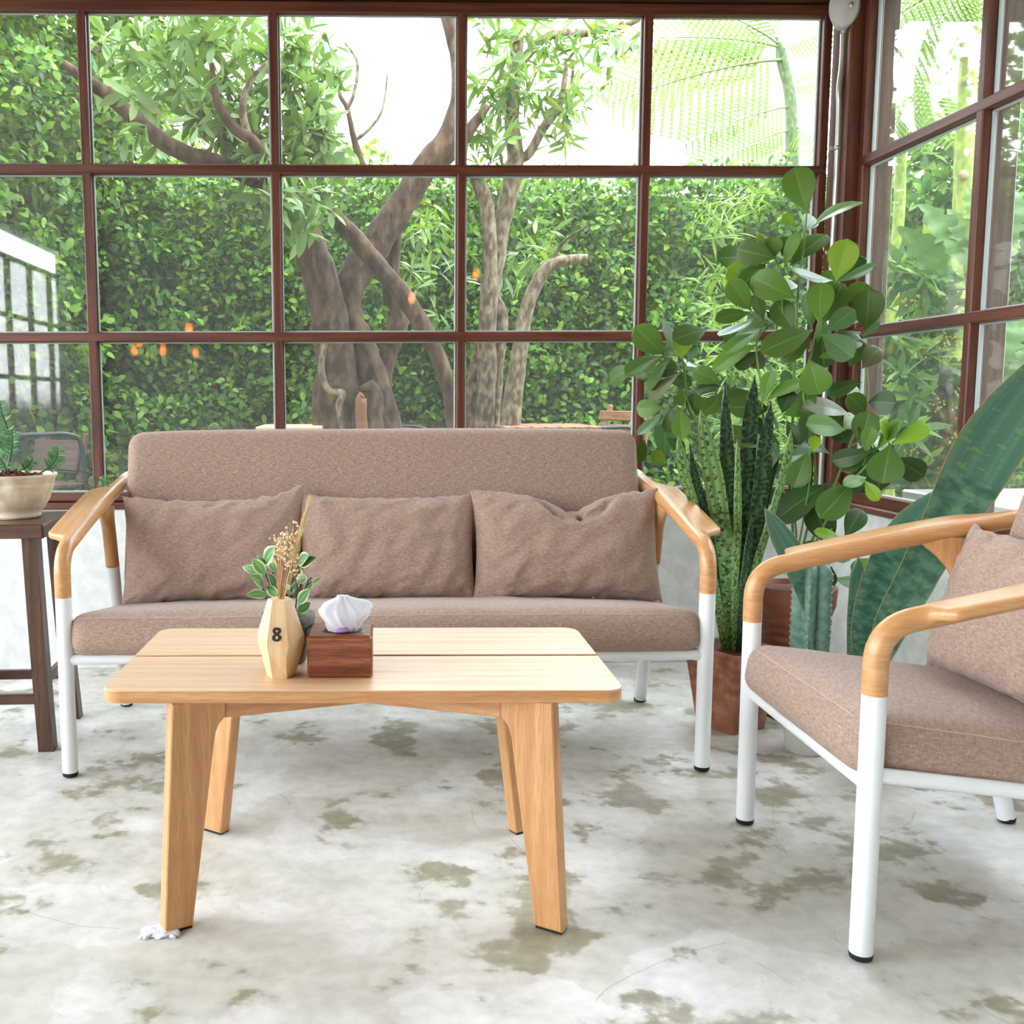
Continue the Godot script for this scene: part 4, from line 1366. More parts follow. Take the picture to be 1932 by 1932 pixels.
	part("bowl", lathemesh([Vector2(0, 0), Vector2(0.066, 0), Vector2(0.070, 0.004), Vector2(0.070, 0.010), Vector2(0.067, 0.013), Vector2(0.080, 0.026), Vector2(0.095, 0.052), Vector2(0.104, 0.083), Vector2(0.106, 0.090), Vector2(0.1045, 0.0935), Vector2(0.108, 0.096), Vector2(0.1085, 0.103), Vector2(0.113, 0.108), Vector2(0.116, 0.115), Vector2(0.114, 0.117), Vector2(0.108, 0.115), Vector2(0.101, 0.098), Vector2(0, 0.098)], 56), M.cream_pot, bp)
	var hs := Geo.new()
	rng.seed = 5
	for i in 70:
		var a := rng.randf() * TAU
		var r := sqrt(rng.randf()) * 0.088
		hs.box(Vector3(cos(a) * r, 0.101 + (0.088 - r) * 0.18 + rng.randf() * 0.006, sin(a) * r), Vector3(rng.randf_range(0.012, 0.030), rng.randf_range(0.006, 0.012), rng.randf_range(0.008, 0.016)), 0.002, Basis.from_euler(Vector3(rng.randfn() * 0.5, rng.randf() * TAU, rng.randfn() * 0.5)))
	part("husk_chips", hs.mesh(), M.husk, bp).set_meta("kind", "stuff")
	var ml := [leaf_mesh(Color(0.12, 0.27, 0.12), 0.45, 0.9, 0.17, 0.3, 0.12, 0.02), leaf_mesh(Color(0.075, 0.19, 0.085), 0.45, 0.9, 0.17, 0.5, 0.12, 0.02), leaf_mesh(Color(0.19, 0.36, 0.13), 0.45, 0.9, 0.17, 0.1, 0.12, 0.02)]
	for s in SUCCULENT_STEMS():
		var from: float = s[1]
		var size: float = s[2]
		var q := []
		for p in s[0]: q.append(p - Vector4(bp.position.x, bp.position.y, bp.position.z, 0))
		part("stem", limb(q, 7, 5, 0.08), M.stem_dark, bp)
		var path := smooth_path(q, 12)
		var k := 0
		for i in range(1, path.size() - 1):
			var t := float(i) / path.size()
			if t < from: continue
			var p := Vector3(path[i].x, path[i].y, path[i].z)
			var tg := (Vector3(path[i + 1].x, path[i + 1].y, path[i + 1].z) - p).normalized()
			var side := tg.cross(Vector3(0, 0, 1)).normalized()
			for sg in [-1.0, 1.0]:
				var d: Vector3 = (side * sg + tg * 0.35 + Vector3(0, 0, rng.randf_range(-0.1, 0.5))).normalized()
				part("leaf", ml[k % 3], M.thick_leaf, bp, leaf_tf(p, d, Vector3(0, 0.7, 0.7) + rnd_dir() * 0.4, size * rng.randf_range(0.75, 1.1) * (1.0 - 0.45 * smoothstep(0.8, 1.0, t))))
				k += 1

func blade_part(root: Node3D, inv: Transform3D, data: Array, mat: String, cup: float):
	# data: [(x, y, z, half width), ...] from the tip down
	var s := smooth_path(data, 6)
	var pts := []
	var wid := []
	for q in s:
		pts.append(inv * Vector3(q.x, q.y, q.z))
		wid.append(maxf(q.w * 2.0, 0.002))
	pts.reverse()
	wid.reverse()
	var g := Geo.new()
	g.blade(pts, wid, inv.basis * Vector3(-0.15, 0.10, 1.0), cup, 0.006, [-1.0, -0.8, -0.55, -0.28, 0.0, 0.28, 0.55, 0.8, 1.0], Color(-1, 0, 0), 0.012)
	part("leaf", g.mesh(), M[mat], root)
	if mat == "whale":
		var ed := Geo.new()
		for side in [-1.0, 1.0]:
			var e := []
			for i in pts.size():
				var t: Vector3 = (pts[mini(i + 1, pts.size() - 1)] - pts[maxi(i - 1, 0)]).normalized()
				var sd: Vector3 = t.cross(inv.basis * Vector3(-0.15, 0.10, 1.0)).normalized()
				var nn := sd.cross(t).normalized()
				e.append(pts[i] + sd * side * wid[i] * 0.5 + nn * (cup * wid[i] * 0.5 + 0.012 * wid[i] * sin(i * 1.9 + side * 2.0)))
			ed.tube(e, [0.0009], 5)
		part("leaf_margin", ed.mesh(), M.leaf_edge, root)

func SNAKE_BLADES() -> Array:
	return [[Vector4(0.913, 0.867, -2.62, 0.0016), Vector4(0.929, 0.79, -2.62, 0.0201), Vector4(0.953, 0.686, -2.62, 0.0260), Vector4(0.971, 0.597, -2.62, 0.0249), Vector4(0.99, 0.503, -2.62, 0.0233), Vector4(1.006, 0.373, -2.62, 0.0190), Vector4(1.039, 0.185, -2.66, 0.0110)], [Vector4(0.99, 0.937, -2.66, 0.0011), Vector4(0.995, 0.86, -2.66, 0.0121), Vector4(1.003, 0.738, -2.66, 0.0193), Vector4(1.013, 0.581, -2.66, 0.0171), Vector4(1.02, 0.382, -2.66, 0.0138), Vector4(1.027, 0.186, -2.66, 0.0110)], [Vector4(1.079, 0.96, -2.68, 0.0011), Vector4(1.075, 0.898, -2.68, 0.0144), Vector4(1.069, 0.815, -2.68, 0.0211), Vector4(1.066, 0.68, -2.68, 0.0205), Vector4(1.063, 0.522, -2.68, 0.0177), Vector4(1.061, 0.349, -2.68, 0.0144), Vector4(1.061, 0.18, -2.68, 0.0116)], [Vector4(1.109, 0.89, -2.64, 0.0011), Vector4(1.103, 0.827, -2.64, 0.0142), Vector4(1.094, 0.739, -2.64, 0.0197), Vector4(1.086, 0.617, -2.64, 0.0202), Vector4(1.072, 0.493, -2.64, 0.0180), Vector4(1.062, 0.357, -2.64, 0.0137), Vector4(1.049, 0.191, -2.64, 0.0098)], [Vector4(0.849, 0.801, -2.6, 0.0011), Vector4(0.856, 0.753, -2.6, 0.0118), Vector4(0.871, 0.688, -2.6, 0.0140), Vector4(0.895, 0.622, -2.6, 0.0124), Vector4(0.93, 0.506, -2.6, 0.0124), Vector4(0.965, 0.366, -2.6, 0.0124), Vector4(1.018, 0.188, -2.65, 0.0099)], [Vector4(0.998, 0.791, -2.58, 0.0008), Vector4(1.001, 0.737, -2.58, 0.0069), Vector4(1.005, 0.634, -2.58, 0.0101), Vector4(1.008, 0.525, -2.58, 0.0107), Vector4(1.006, 0.425, -2.58, 0.0096), Vector4(1.032, 0.193, -2.63, 0.0071)], [Vector4(1.148, 0.814, -2.6, 0.0008), Vector4(1.145, 0.768, -2.6, 0.0091), Vector4(1.134, 0.697, -2.6, 0.0113), Vector4(1.116, 0.632, -2.6, 0.0091), Vector4(1.097, 0.554, -2.6, 0.0097), Vector4(1.073, 0.466, -2.6, 0.0108), Vector4(1.05, 0.337, -2.6, 0.0097), Vector4(1.055, 0.188, -2.65, 0.0082)], [Vector4(0.904, 0.777, -2.67, 0.0011), Vector4(0.916, 0.705, -2.67, 0.0110), Vector4(0.938, 0.615, -2.67, 0.0166), Vector4(0.972, 0.49, -2.67, 0.0182), Vector4(1.002, 0.352, -2.67, 0.0155), Vector4(1.025, 0.183, -2.67, 0.0110)], [Vector4(1.161, 0.78, -2.7, 0.0008), Vector4(1.153, 0.735, -2.7, 0.0101), Vector4(1.14, 0.678, -2.7, 0.0112), Vector4(1.121, 0.576, -2.7, 0.0123), Vector4(1.102, 0.461, -2.7, 0.0123), Vector4(1.081, 0.174, -2.7, 0.0095)], [Vector4(1.039, 0.592, -2.57, 0.0008), Vector4(1.036, 0.537, -2.57, 0.0080), Vector4(1.028, 0.438, -2.57, 0.0106), Vector4(1.022, 0.327, -2.57, 0.0106), Vector4(1.039, 0.196, -2.62, 0.0081)]]

func CACTUS_BLADE() -> Array:
	return [[Vector4(1.012, 0.626, -2.42, 0.0010), Vector4(1.029, 0.599, -2.42, 0.0150), Vector4(1.054, 0.557, -2.42, 0.0260), Vector4(1.087, 0.505, -2.42, 0.0310), Vector4(1.119, 0.443, -2.42, 0.0320), Vector4(1.149, 0.374, -2.42, 0.0300), Vector4(1.166, 0.3, -2.42, 0.0225), Vector4(1.163, 0.189, -2.42, 0.0150)]]

func WHALE_BLADES() -> Array:
	return [[Vector4(1.486, 1.022, -2.1, 0.0043), Vector4(1.463, 0.945, -2.12, 0.0395), Vector4(1.436, 0.865, -2.15, 0.0645), Vector4(1.403, 0.778, -2.18, 0.0717), Vector4(1.376, 0.698, -2.2, 0.0660), Vector4(1.345, 0.622, -2.21, 0.0549), Vector4(1.312, 0.545, -2.22, 0.0471), Vector4(1.285, 0.46, -2.24, 0.0440), Vector4(1.257, 0.373, -2.26, 0.0397), Vector4(1.212, 0.279, -2.24, 0.0255)], [Vector4(1.419, 0.685, -2.34, 0.0015), Vector4(1.375, 0.642, -2.33, 0.0289), Vector4(1.333, 0.589, -2.32, 0.0516), Vector4(1.295, 0.531, -2.31, 0.0597), Vector4(1.263, 0.468, -2.3, 0.0595), Vector4(1.239, 0.399, -2.3, 0.0523), Vector4(1.221, 0.324, -2.3, 0.0381), Vector4(1.223, 0.233, -2.3, 0.0214)], [Vector4(1.221, 0.514, -2.36, 0.0010), Vector4(1.221, 0.473, -2.36, 0.0161), Vector4(1.221, 0.412, -2.36, 0.0186), Vector4(1.219, 0.35, -2.36, 0.0171), Vector4(1.219, 0.268, -2.36, 0.0132)]]

func SUCCULENT_STEMS() -> Array:
	return [[[Vector4(-0.927, 0.707, -2.64, 0.0023), Vector4(-0.912, 0.748, -2.64, 0.0023), Vector4(-0.901, 0.788, -2.64, 0.0021), Vector4(-0.907, 0.832, -2.64, 0.0019), Vector4(-0.918, 0.866, -2.64, 0.0017), Vector4(-0.922, 0.899, -2.64, 0.0011)], 0.25, 0.026], [[Vector4(-0.91, 0.714, -2.62, 0.0021), Vector4(-0.894, 0.755, -2.62, 0.0021), Vector4(-0.888, 0.796, -2.62, 0.0019), Vector4(-0.889, 0.825, -2.62, 0.0015)], 0.3, 0.024], [[Vector4(-0.87, 0.693, -2.6, 0.0024), Vector4(-0.836, 0.702, -2.6, 0.0026), Vector4(-0.803, 0.719, -2.6, 0.0024), Vector4(-0.779, 0.739, -2.6, 0.0020), Vector4(-0.768, 0.759, -2.6, 0.0017), Vector4(-0.765, 0.781, -2.6, 0.0009)], 0.45, 0.026], [[Vector4(-0.788, 0.726, -2.6, 0.0017), Vector4(-0.761, 0.721, -2.6, 0.0015), Vector4(-0.724, 0.718, -2.6, 0.0013), Vector4(-0.694, 0.713, -2.6, 0.0011), Vector4(-0.675, 0.702, -2.6, 0.0009), Vector4(-0.656, 0.692, -2.6, 0.0008), Vector4(-0.637, 0.685, -2.6, 0.0006)], 0.74, 0.019], [[Vector4(-0.886, 0.712, -2.63, 0.0017), Vector4(-0.866, 0.721, -2.63, 0.0017), Vector4(-0.85, 0.734, -2.63, 0.0015), Vector4(-0.839, 0.749, -2.63, 0.0009)], 0.3, 0.022], [[Vector4(-0.955, 0.714, -2.68, 0.0023), Vector4(-0.945, 0.771, -2.68, 0.0023), Vector4(-0.928, 0.816, -2.68, 0.0019), Vector4(-0.938, 0.843, -2.68, 0.0017)], 0.2, 0.026], [[Vector4(-0.888, 0.713, -2.58, 0.0018), Vector4(-0.901, 0.743, -2.58, 0.0018), Vector4(-0.918, 0.761, -2.58, 0.0017)], 0.2, 0.024]]

func CLUSIA_STEMS() -> Array:
	return [[Vector4(1.237, 0.373, -2.72, 0.0042), Vector4(1.23, 0.549, -2.75, 0.0042), Vector4(1.242, 0.795, -2.8, 0.0040), Vector4(1.239, 1.041, -2.8, 0.0040), Vector4(1.241, 1.187, -2.8, 0.0037), Vector4(1.249, 1.295, -2.8, 0.0031), Vector4(1.256, 1.408, -2.8, 0.0022)],
		[Vector4(1.231, 0.425, -2.74, 0.0036), Vector4(1.115, 0.666, -2.85, 0.0035), Vector4(1.008, 0.837, -2.93, 0.0036), Vector4(0.982, 0.934, -2.95, 0.0036), Vector4(0.969, 1.014, -2.95, 0.0029), Vector4(0.914, 1.025, -2.94, 0.0016)],
		[Vector4(1.238, 0.429, -2.72, 0.0033), Vector4(1.276, 0.675, -2.72, 0.0030), Vector4(1.223, 0.906, -2.7, 0.0030), Vector4(1.24, 1.018, -2.7, 0.0027), Vector4(1.249, 1.074, -2.7, 0.0024)],
		[Vector4(1.238, 0.432, -2.7, 0.0036), Vector4(1.295, 0.644, -2.66, 0.0032), Vector4(1.358, 0.798, -2.68, 0.0033), Vector4(1.4, 0.899, -2.7, 0.0030), Vector4(1.414, 0.978, -2.74, 0.0024)],
		[Vector4(1.235, 0.423, -2.68, 0.0033), Vector4(1.278, 0.601, -2.62, 0.0029), Vector4(1.335, 0.696, -2.6, 0.0029), Vector4(1.406, 0.776, -2.58, 0.0026)],
		[Vector4(1.241, 0.548, -2.76, 0.0030), Vector4(1.166, 0.795, -2.8, 0.0028), Vector4(1.149, 0.919, -2.8, 0.0028), Vector4(1.128, 1.041, -2.8, 0.0025), Vector4(1.136, 1.107, -2.78, 0.0021), Vector4(1.093, 1.135, -2.76, 0.0015)],
		[Vector4(1.246, 0.981, -2.82, 0.0025), Vector4(1.221, 1.055, -2.82, 0.0022), Vector4(1.194, 1.249, -2.82, 0.0022), Vector4(1.18, 1.286, -2.82, 0.0019)], [Vector4(1.242, 1.084, -2.8, 0.0025), Vector4(1.326, 1.163, -2.8, 0.0022), Vector4(1.345, 1.22, -2.8, 0.0022)],
		[Vector4(1.232, 0.491, -2.72, 0.0027), Vector4(1.179, 0.681, -2.66, 0.0023), Vector4(1.112, 0.777, -2.64, 0.0020)], [Vector4(1.206, 0.47, -2.66, 0.0026), Vector4(1.215, 0.684, -2.62, 0.0023), Vector4(1.208, 0.76, -2.62, 0.0020)],
		[Vector4(1.229, 0.436, -2.68, 0.0027), Vector4(1.228, 0.512, -2.58, 0.0023), Vector4(1.246, 0.557, -2.55, 0.0020)]]

func CLUSIA_A() -> Array:
	return [[Vector3(1.256, 1.407, -2.8), Vector3(1.217, 1.539, -2.809), Vector3(-0.43, -0.07, 0.90), 0.082, 1],
		[Vector3(1.273, 1.369, -2.8), Vector3(1.396, 1.465, -2.795), Vector3(-0.58, 0.73, 0.35), 0.072, 1],
		[Vector3(1.234, 1.371, -2.82), Vector3(1.196, 1.404, -2.813), Vector3(-0.16, -0.38, 0.91), 0.030, 2],
		[Vector3(1.223, 1.265, -2.82), Vector3(1.329, 1.372, -2.839), Vector3(-0.49, 0.59, 0.64), 0.070, 0],
		[Vector3(1.199, 1.259, -2.8), Vector3(1.201, 1.348, -2.753), Vector3(-0.94, -0.13, 0.30), 0.046, 1],
		[Vector3(1.166, 1.28, -2.78), Vector3(1.064, 1.31, -2.804), Vector3(-0.27, -0.16, 0.95), 0.069, 0],
		[Vector3(1.175, 1.284, -2.82), Vector3(1.161, 1.339, -2.794), Vector3(-0.32, -0.48, 0.82), 0.049, 1],
		[Vector3(1.212, 1.296, -2.85), Vector3(1.228, 1.358, -2.851), Vector3(-0.34, 0.09, 0.93), 0.038, 3],
		[Vector3(1.141, 1.312, -2.8), Vector3(1.113, 1.343, -2.777), Vector3(0.30, -0.37, 0.88), 0.022, 2],
		[Vector3(1.13, 1.223, -2.86), Vector3(1.061, 1.266, -2.852), Vector3(-0.08, -0.30, 0.95), 0.060, 2],
		[Vector3(1.156, 1.228, -2.84), Vector3(1.087, 1.271, -2.836), Vector3(-0.12, -0.29, 0.95), 0.056, 1],
		[Vector3(1.216, 1.171, -2.76), Vector3(1.098, 1.229, -2.773), Vector3(-0.20, -0.20, 0.96), 0.079, 1],
		[Vector3(1.11, 1.14, -2.8), Vector3(1.036, 1.216, -2.766), Vector3(-0.06, -0.46, 0.89), 0.059, 1],
		[Vector3(1.101, 1.133, -2.78), Vector3(1, 1.121, -2.767), Vector3(0.04, 0.57, 0.82), 0.047, 0],
		[Vector3(1.136, 1.106, -2.78), Vector3(1.121, 1.189, -2.795), Vector3(0.04, 0.19, 0.98), 0.040, 0],
		[Vector3(1.107, 1.119, -2.76), Vector3(1.001, 1.047, -2.725), Vector3(-0.46, 0.83, 0.30), 0.061, 4],
		[Vector3(1.123, 1.08, -2.78), Vector3(1.015, 1.039, -2.742), Vector3(-0.17, 0.87, 0.46), 0.056, 1],
		[Vector3(1.235, 1.081, -2.8), Vector3(1.187, 1.171, -2.825), Vector3(-0.44, 0.02, 0.90), 0.065, 0],
		[Vector3(1.265, 1.179, -2.86), Vector3(1.318, 1.194, -2.883), Vector3(0.36, 0.13, 0.92), 0.030, 3],
		[Vector3(1.318, 1.218, -2.76), Vector3(1.186, 1.22, -2.732), Vector3(0.14, 0.78, 0.61), 0.062, 4],
		[Vector3(1.308, 1.212, -2.72), Vector3(1.318, 1.318, -2.686), Vector3(-0.45, -0.24, 0.86), 0.073, 2],
		[Vector3(1.356, 1.222, -2.8), Vector3(1.405, 1.291, -2.767), Vector3(-0.70, 0.17, 0.69), 0.042, 3],
		[Vector3(1.298, 1.207, -2.7), Vector3(1.388, 1.234, -2.652), Vector3(-0.47, 0.75, 0.46), 0.048, 4]]

func CLUSIA_B() -> Array:
	return [[Vector3(1.248, 1.095, -2.68), Vector3(1.256, 1.217, -2.696), Vector3(-0.42, 0.15, 0.90), 0.066, 1],
		[Vector3(1.283, 1.096, -2.74), Vector3(1.328, 1.209, -2.717), Vector3(-0.41, -0.02, 0.91), 0.068, 0],
		[Vector3(1.397, 1.149, -2.8), Vector3(1.417, 1.215, -2.774), Vector3(-0.48, -0.19, 0.85), 0.064, 1],
		[Vector3(1.419, 1.08, -2.76), Vector3(1.403, 1.19, -2.725), Vector3(-0.44, -0.33, 0.84), 0.080, 0],
		[Vector3(1.266, 1.075, -2.68), Vector3(1.342, 1.129, -2.684), Vector3(-0.10, 0.20, 0.97), 0.054, 4],
		[Vector3(1.224, 1.077, -2.66), Vector3(1.081, 1.028, -2.634), Vector3(-0.00, 0.47, 0.88), 0.071, 0],
		[Vector3(1.246, 1.069, -2.66), Vector3(1.326, 1.004, -2.64), Vector3(-0.34, -0.13, 0.93), 0.066, 4],
		[Vector3(1.23, 1.054, -2.68), Vector3(1.151, 0.998, -2.692), Vector3(-0.42, 0.41, 0.81), 0.045, 0],
		[Vector3(1.313, 1.071, -2.8), Vector3(1.307, 0.984, -2.765), Vector3(-0.44, 0.36, 0.83), 0.069, 3],
		[Vector3(1.216, 1, -2.66), Vector3(1.234, 0.907, -2.63), Vector3(-0.47, 0.18, 0.86), 0.079, 1],
		[Vector3(1.387, 1.062, -2.72), Vector3(1.432, 1.095, -2.708), Vector3(-0.58, 0.60, 0.55), 0.026, 4],
		[Vector3(1.407, 0.985, -2.82), Vector3(1.404, 1.052, -2.768), Vector3(-0.51, -0.54, 0.67), 0.058, 1],
		[Vector3(1.391, 0.976, -2.72), Vector3(1.433, 1.04, -2.705), Vector3(-0.41, 0.05, 0.91), 0.052, 5],
		[Vector3(1.362, 0.939, -2.66), Vector3(1.276, 0.913, -2.679), Vector3(-0.32, 0.45, 0.83), 0.043, 3],
		[Vector3(1.389, 0.856, -2.68), Vector3(1.324, 0.9, -2.641), Vector3(0.14, -0.53, 0.83), 0.051, 0],
		[Vector3(1.393, 0.886, -2.68), Vector3(1.424, 0.883, -2.611), Vector3(-0.91, 0.04, 0.41), 0.063, 3],
		[Vector3(1.355, 0.85, -2.7), Vector3(1.227, 0.903, -2.658), Vector3(0.46, 0.61, 0.64), 0.066, 5],
		[Vector3(1.356, 0.769, -2.64), Vector3(1.368, 0.86, -2.622), Vector3(-0.48, -0.10, 0.87), 0.069, 0],
		[Vector3(1.348, 0.759, -2.6), Vector3(1.349, 0.82, -2.571), Vector3(-0.51, -0.36, 0.78), 0.039, 1],
		[Vector3(1.41, 0.774, -2.58), Vector3(1.357, 0.841, -2.53), Vector3(0.69, -0.01, 0.73), 0.045, 2],
		[Vector3(1.39, 0.776, -2.54), Vector3(1.471, 0.828, -2.516), Vector3(-0.47, 0.38, 0.80), 0.046, 2],
		[Vector3(1.434, 0.792, -2.64), Vector3(1.497, 0.808, -2.644), Vector3(-0.08, 0.49, 0.87), 0.030, 4],
		[Vector3(1.369, 0.754, -2.6), Vector3(1.272, 0.729, -2.626), Vector3(-0.28, 0.10, 0.95), 0.048, 3],
		[Vector3(1.384, 0.777, -2.54), Vector3(1.351, 0.682, -2.507), Vector3(-0.39, 0.42, 0.82), 0.085, 0],
		[Vector3(1.427, 0.74, -2.6), Vector3(1.507, 0.686, -2.574), Vector3(-0.34, -0.05, 0.94), 0.061, 3]]

func CLUSIA_C() -> Array:
	return [[Vector3(0.908, 1.023, -2.92), Vector3(0.811, 1.095, -2.875), Vector3(0.12, -0.40, 0.91), 0.072, 1],
		[Vector3(0.908, 1.024, -2.92), Vector3(0.779, 0.98, -2.876), Vector3(-0.09, 0.82, 0.56), 0.066, 0],
		[Vector3(0.964, 1.011, -2.94), Vector3(0.953, 1.093, -2.905), Vector3(-0.28, -0.41, 0.87), 0.051, 2],
		[Vector3(0.95, 1.025, -2.97), Vector3(0.915, 1.12, -2.927), Vector3(0.77, -0.00, 0.64), 0.050, 0],
		[Vector3(0.924, 1.007, -2.93), Vector3(0.857, 0.929, -2.947), Vector3(-0.72, 0.53, 0.44), 0.048, 0],
		[Vector3(0.955, 0.97, -2.92), Vector3(0.849, 0.907, -2.919), Vector3(-0.45, 0.76, 0.46), 0.057, 5],
		[Vector3(0.981, 1.001, -2.95), Vector3(1.009, 1.052, -2.919), Vector3(-0.85, 0.16, 0.50), 0.030, 4],
		[Vector3(1.069, 0.944, -2.9), Vector3(0.987, 0.977, -2.901), Vector3(-0.07, -0.13, 0.99), 0.050, 1],
		[Vector3(1.08, 0.932, -2.92), Vector3(1.002, 0.932, -2.945), Vector3(-0.22, 0.68, 0.69), 0.038, 3],
		[Vector3(0.975, 0.874, -2.94), Vector3(0.945, 0.903, -2.915), Vector3(0.16, -0.56, 0.82), 0.031, 1],
		[Vector3(0.9, 0.87, -2.9), Vector3(0.825, 0.867, -2.922), Vector3(-0.28, 0.01, 0.96), 0.052, 1],
		[Vector3(0.9, 0.859, -2.9), Vector3(0.837, 0.781, -2.906), Vector3(-0.72, 0.54, 0.43), 0.046, 4],
		[Vector3(0.926, 0.865, -2.92), Vector3(0.918, 0.797, -2.913), Vector3(-0.49, 0.15, 0.86), 0.032, 0],
		[Vector3(0.945, 0.87, -2.88), Vector3(0.935, 0.789, -2.833), Vector3(-0.30, 0.51, 0.81), 0.051, 1],
		[Vector3(1.012, 0.835, -2.96), Vector3(1.002, 0.909, -2.927), Vector3(-0.30, -0.43, 0.85), 0.047, 0],
		[Vector3(1.086, 0.913, -2.88), Vector3(1, 0.862, -2.84), Vector3(-0.04, 0.66, 0.75), 0.050, 0],
		[Vector3(1.141, 0.913, -2.84), Vector3(1.029, 0.887, -2.809), Vector3(0.23, 0.15, 0.96), 0.058, 0],
		[Vector3(1.134, 0.89, -2.74), Vector3(1.152, 0.987, -2.767), Vector3(-0.78, 0.30, 0.56), 0.047, 1],
		[Vector3(1.137, 0.89, -2.74), Vector3(1.217, 0.958, -2.708), Vector3(-0.68, 0.59, 0.44), 0.051, 1],
		[Vector3(1.192, 0.856, -2.76), Vector3(1.2, 0.916, -2.728), Vector3(-0.48, -0.37, 0.80), 0.054, 3],
		[Vector3(1.168, 0.851, -2.7), Vector3(1.251, 0.88, -2.695), Vector3(-0.10, 0.13, 0.99), 0.043, 1],
		[Vector3(1.149, 1.05, -2.84), Vector3(1.019, 0.995, -2.863), Vector3(-0.40, 0.69, 0.60), 0.065, 1],
		[Vector3(1.164, 1.032, -2.86), Vector3(1.103, 0.983, -2.886), Vector3(-0.37, -0.04, 0.93), 0.042, 0],
		[Vector3(1.17, 1.035, -2.86), Vector3(1.153, 0.975, -2.878), Vector3(-0.41, -0.15, 0.90), 0.045, 5],
		[Vector3(1.226, 0.769, -2.66), Vector3(1.215, 0.86, -2.639), Vector3(-0.40, -0.25, 0.88), 0.054, 3],
		[Vector3(1.211, 0.754, -2.6), Vector3(1.223, 0.8, -2.618), Vector3(-0.36, 0.43, 0.83), 0.031, 2]]

func CLUSIA_D() -> Array:
	return [[Vector3(1.187, 0.759, -2.58), Vector3(1.148, 0.665, -2.566), Vector3(-0.34, 0.27, 0.90), 0.056, 0],
		[Vector3(1.275, 0.668, -2.64), Vector3(1.124, 0.583, -2.637), Vector3(-0.31, 0.58, 0.75), 0.080, 3],
		[Vector3(1.29, 0.679, -2.54), Vector3(1.193, 0.599, -2.495), Vector3(-0.04, 0.52, 0.85), 0.074, 0],
		[Vector3(1.325, 0.692, -2.54), Vector3(1.254, 0.687, -2.496), Vector3(0.29, 0.78, 0.56), 0.038, 1],
		[Vector3(1.311, 0.686, -2.52), Vector3(1.336, 0.636, -2.494), Vector3(-0.52, 0.18, 0.84), 0.033, 2],
		[Vector3(1.286, 0.532, -2.56), Vector3(1.337, 0.614, -2.57), Vector3(-0.34, 0.32, 0.89), 0.052, 3],
		[Vector3(1.266, 0.528, -2.52), Vector3(1.193, 0.558, -2.533), Vector3(0.12, 0.64, 0.76), 0.037, 2],
		[Vector3(1.27, 0.53, -2.52), Vector3(1.349, 0.553, -2.503), Vector3(-0.34, 0.76, 0.55), 0.039, 1],
		[Vector3(1.301, 0.494, -2.66), Vector3(1.236, 0.608, -2.635), Vector3(-0.22, -0.33, 0.92), 0.075, 3],
		[Vector3(1.339, 0.485, -2.5), Vector3(1.272, 0.467, -2.49), Vector3(-0.12, 0.78, 0.62), 0.032, 1],
		[Vector3(1.245, 0.458, -2.54), Vector3(1.211, 0.419, -2.501), Vector3(-0.11, 0.75, 0.65), 0.046, 3],
		[Vector3(1.139, 0.7, -2.7), Vector3(1.159, 0.777, -2.699), Vector3(-0.82, 0.21, 0.54), 0.037, 4],
		[Vector3(1.245, 0.514, -2.6), Vector3(1.196, 0.496, -2.606), Vector3(-0.21, 0.22, 0.95), 0.030, 0],
		[Vector3(1.206, 0.825, -2.68), Vector3(1.238, 0.832, -2.636), Vector3(-0.81, -0.04, 0.59), 0.033, 0],
		[Vector3(1.188, 0.836, -2.72), Vector3(1.211, 0.774, -2.679), Vector3(-0.54, 0.32, 0.78), 0.039, 3],
		[Vector3(1.252, 0.937, -2.72), Vector3(1.218, 0.864, -2.687), Vector3(-0.25, 0.50, 0.83), 0.051, 0],
		[Vector3(0.913, 0.785, -2.9), Vector3(0.972, 0.745, -2.908), Vector3(0.01, -0.19, 0.98), 0.034, 0],
		[Vector3(0.864, 0.777, -2.95), Vector3(0.835, 0.712, -2.918), Vector3(-0.12, 0.48, 0.87), 0.037, 1],
		[Vector3(0.931, 0.709, -2.95), Vector3(0.88, 0.736, -2.926), Vector3(0.29, -0.27, 0.92), 0.037, 2],
		[Vector3(1.271, 0.799, -2.8), Vector3(1.23, 0.73, -2.78), Vector3(-0.23, 0.39, 0.89), 0.046, 3],
		[Vector3(1.334, 0.84, -2.75), Vector3(1.334, 0.785, -2.685), Vector3(-0.59, 0.62, 0.52), 0.051, 3],
		[Vector3(1.374, 0.897, -2.8), Vector3(1.355, 0.827, -2.817), Vector3(-0.47, -0.09, 0.88), 0.046, 0],
		[Vector3(1.28, 0.697, -2.75), Vector3(1.247, 0.649, -2.772), Vector3(-0.50, -0.05, 0.86), 0.046, 3],
		[Vector3(1.452, 0.786, -2.66), Vector3(1.41, 0.732, -2.63), Vector3(-0.18, 0.58, 0.79), 0.044, 3],
		[Vector3(1.108, 0.82, -2.9), Vector3(1.146, 0.778, -2.886), Vector3(-0.34, 0.00, 0.94), 0.042, 0],
		[Vector3(1.068, 0.795, -2.94), Vector3(1.03, 0.746, -2.952), Vector3(-0.34, 0.03, 0.94), 0.043, 3],
		[Vector3(1.207, 0.646, -2.8), Vector3(1.178, 0.599, -2.799), Vector3(-0.32, 0.22, 0.92), 0.041, 3]]

# ---------------------------------------------------------------- garden
func lin(c: Color) -> Color:
	return c

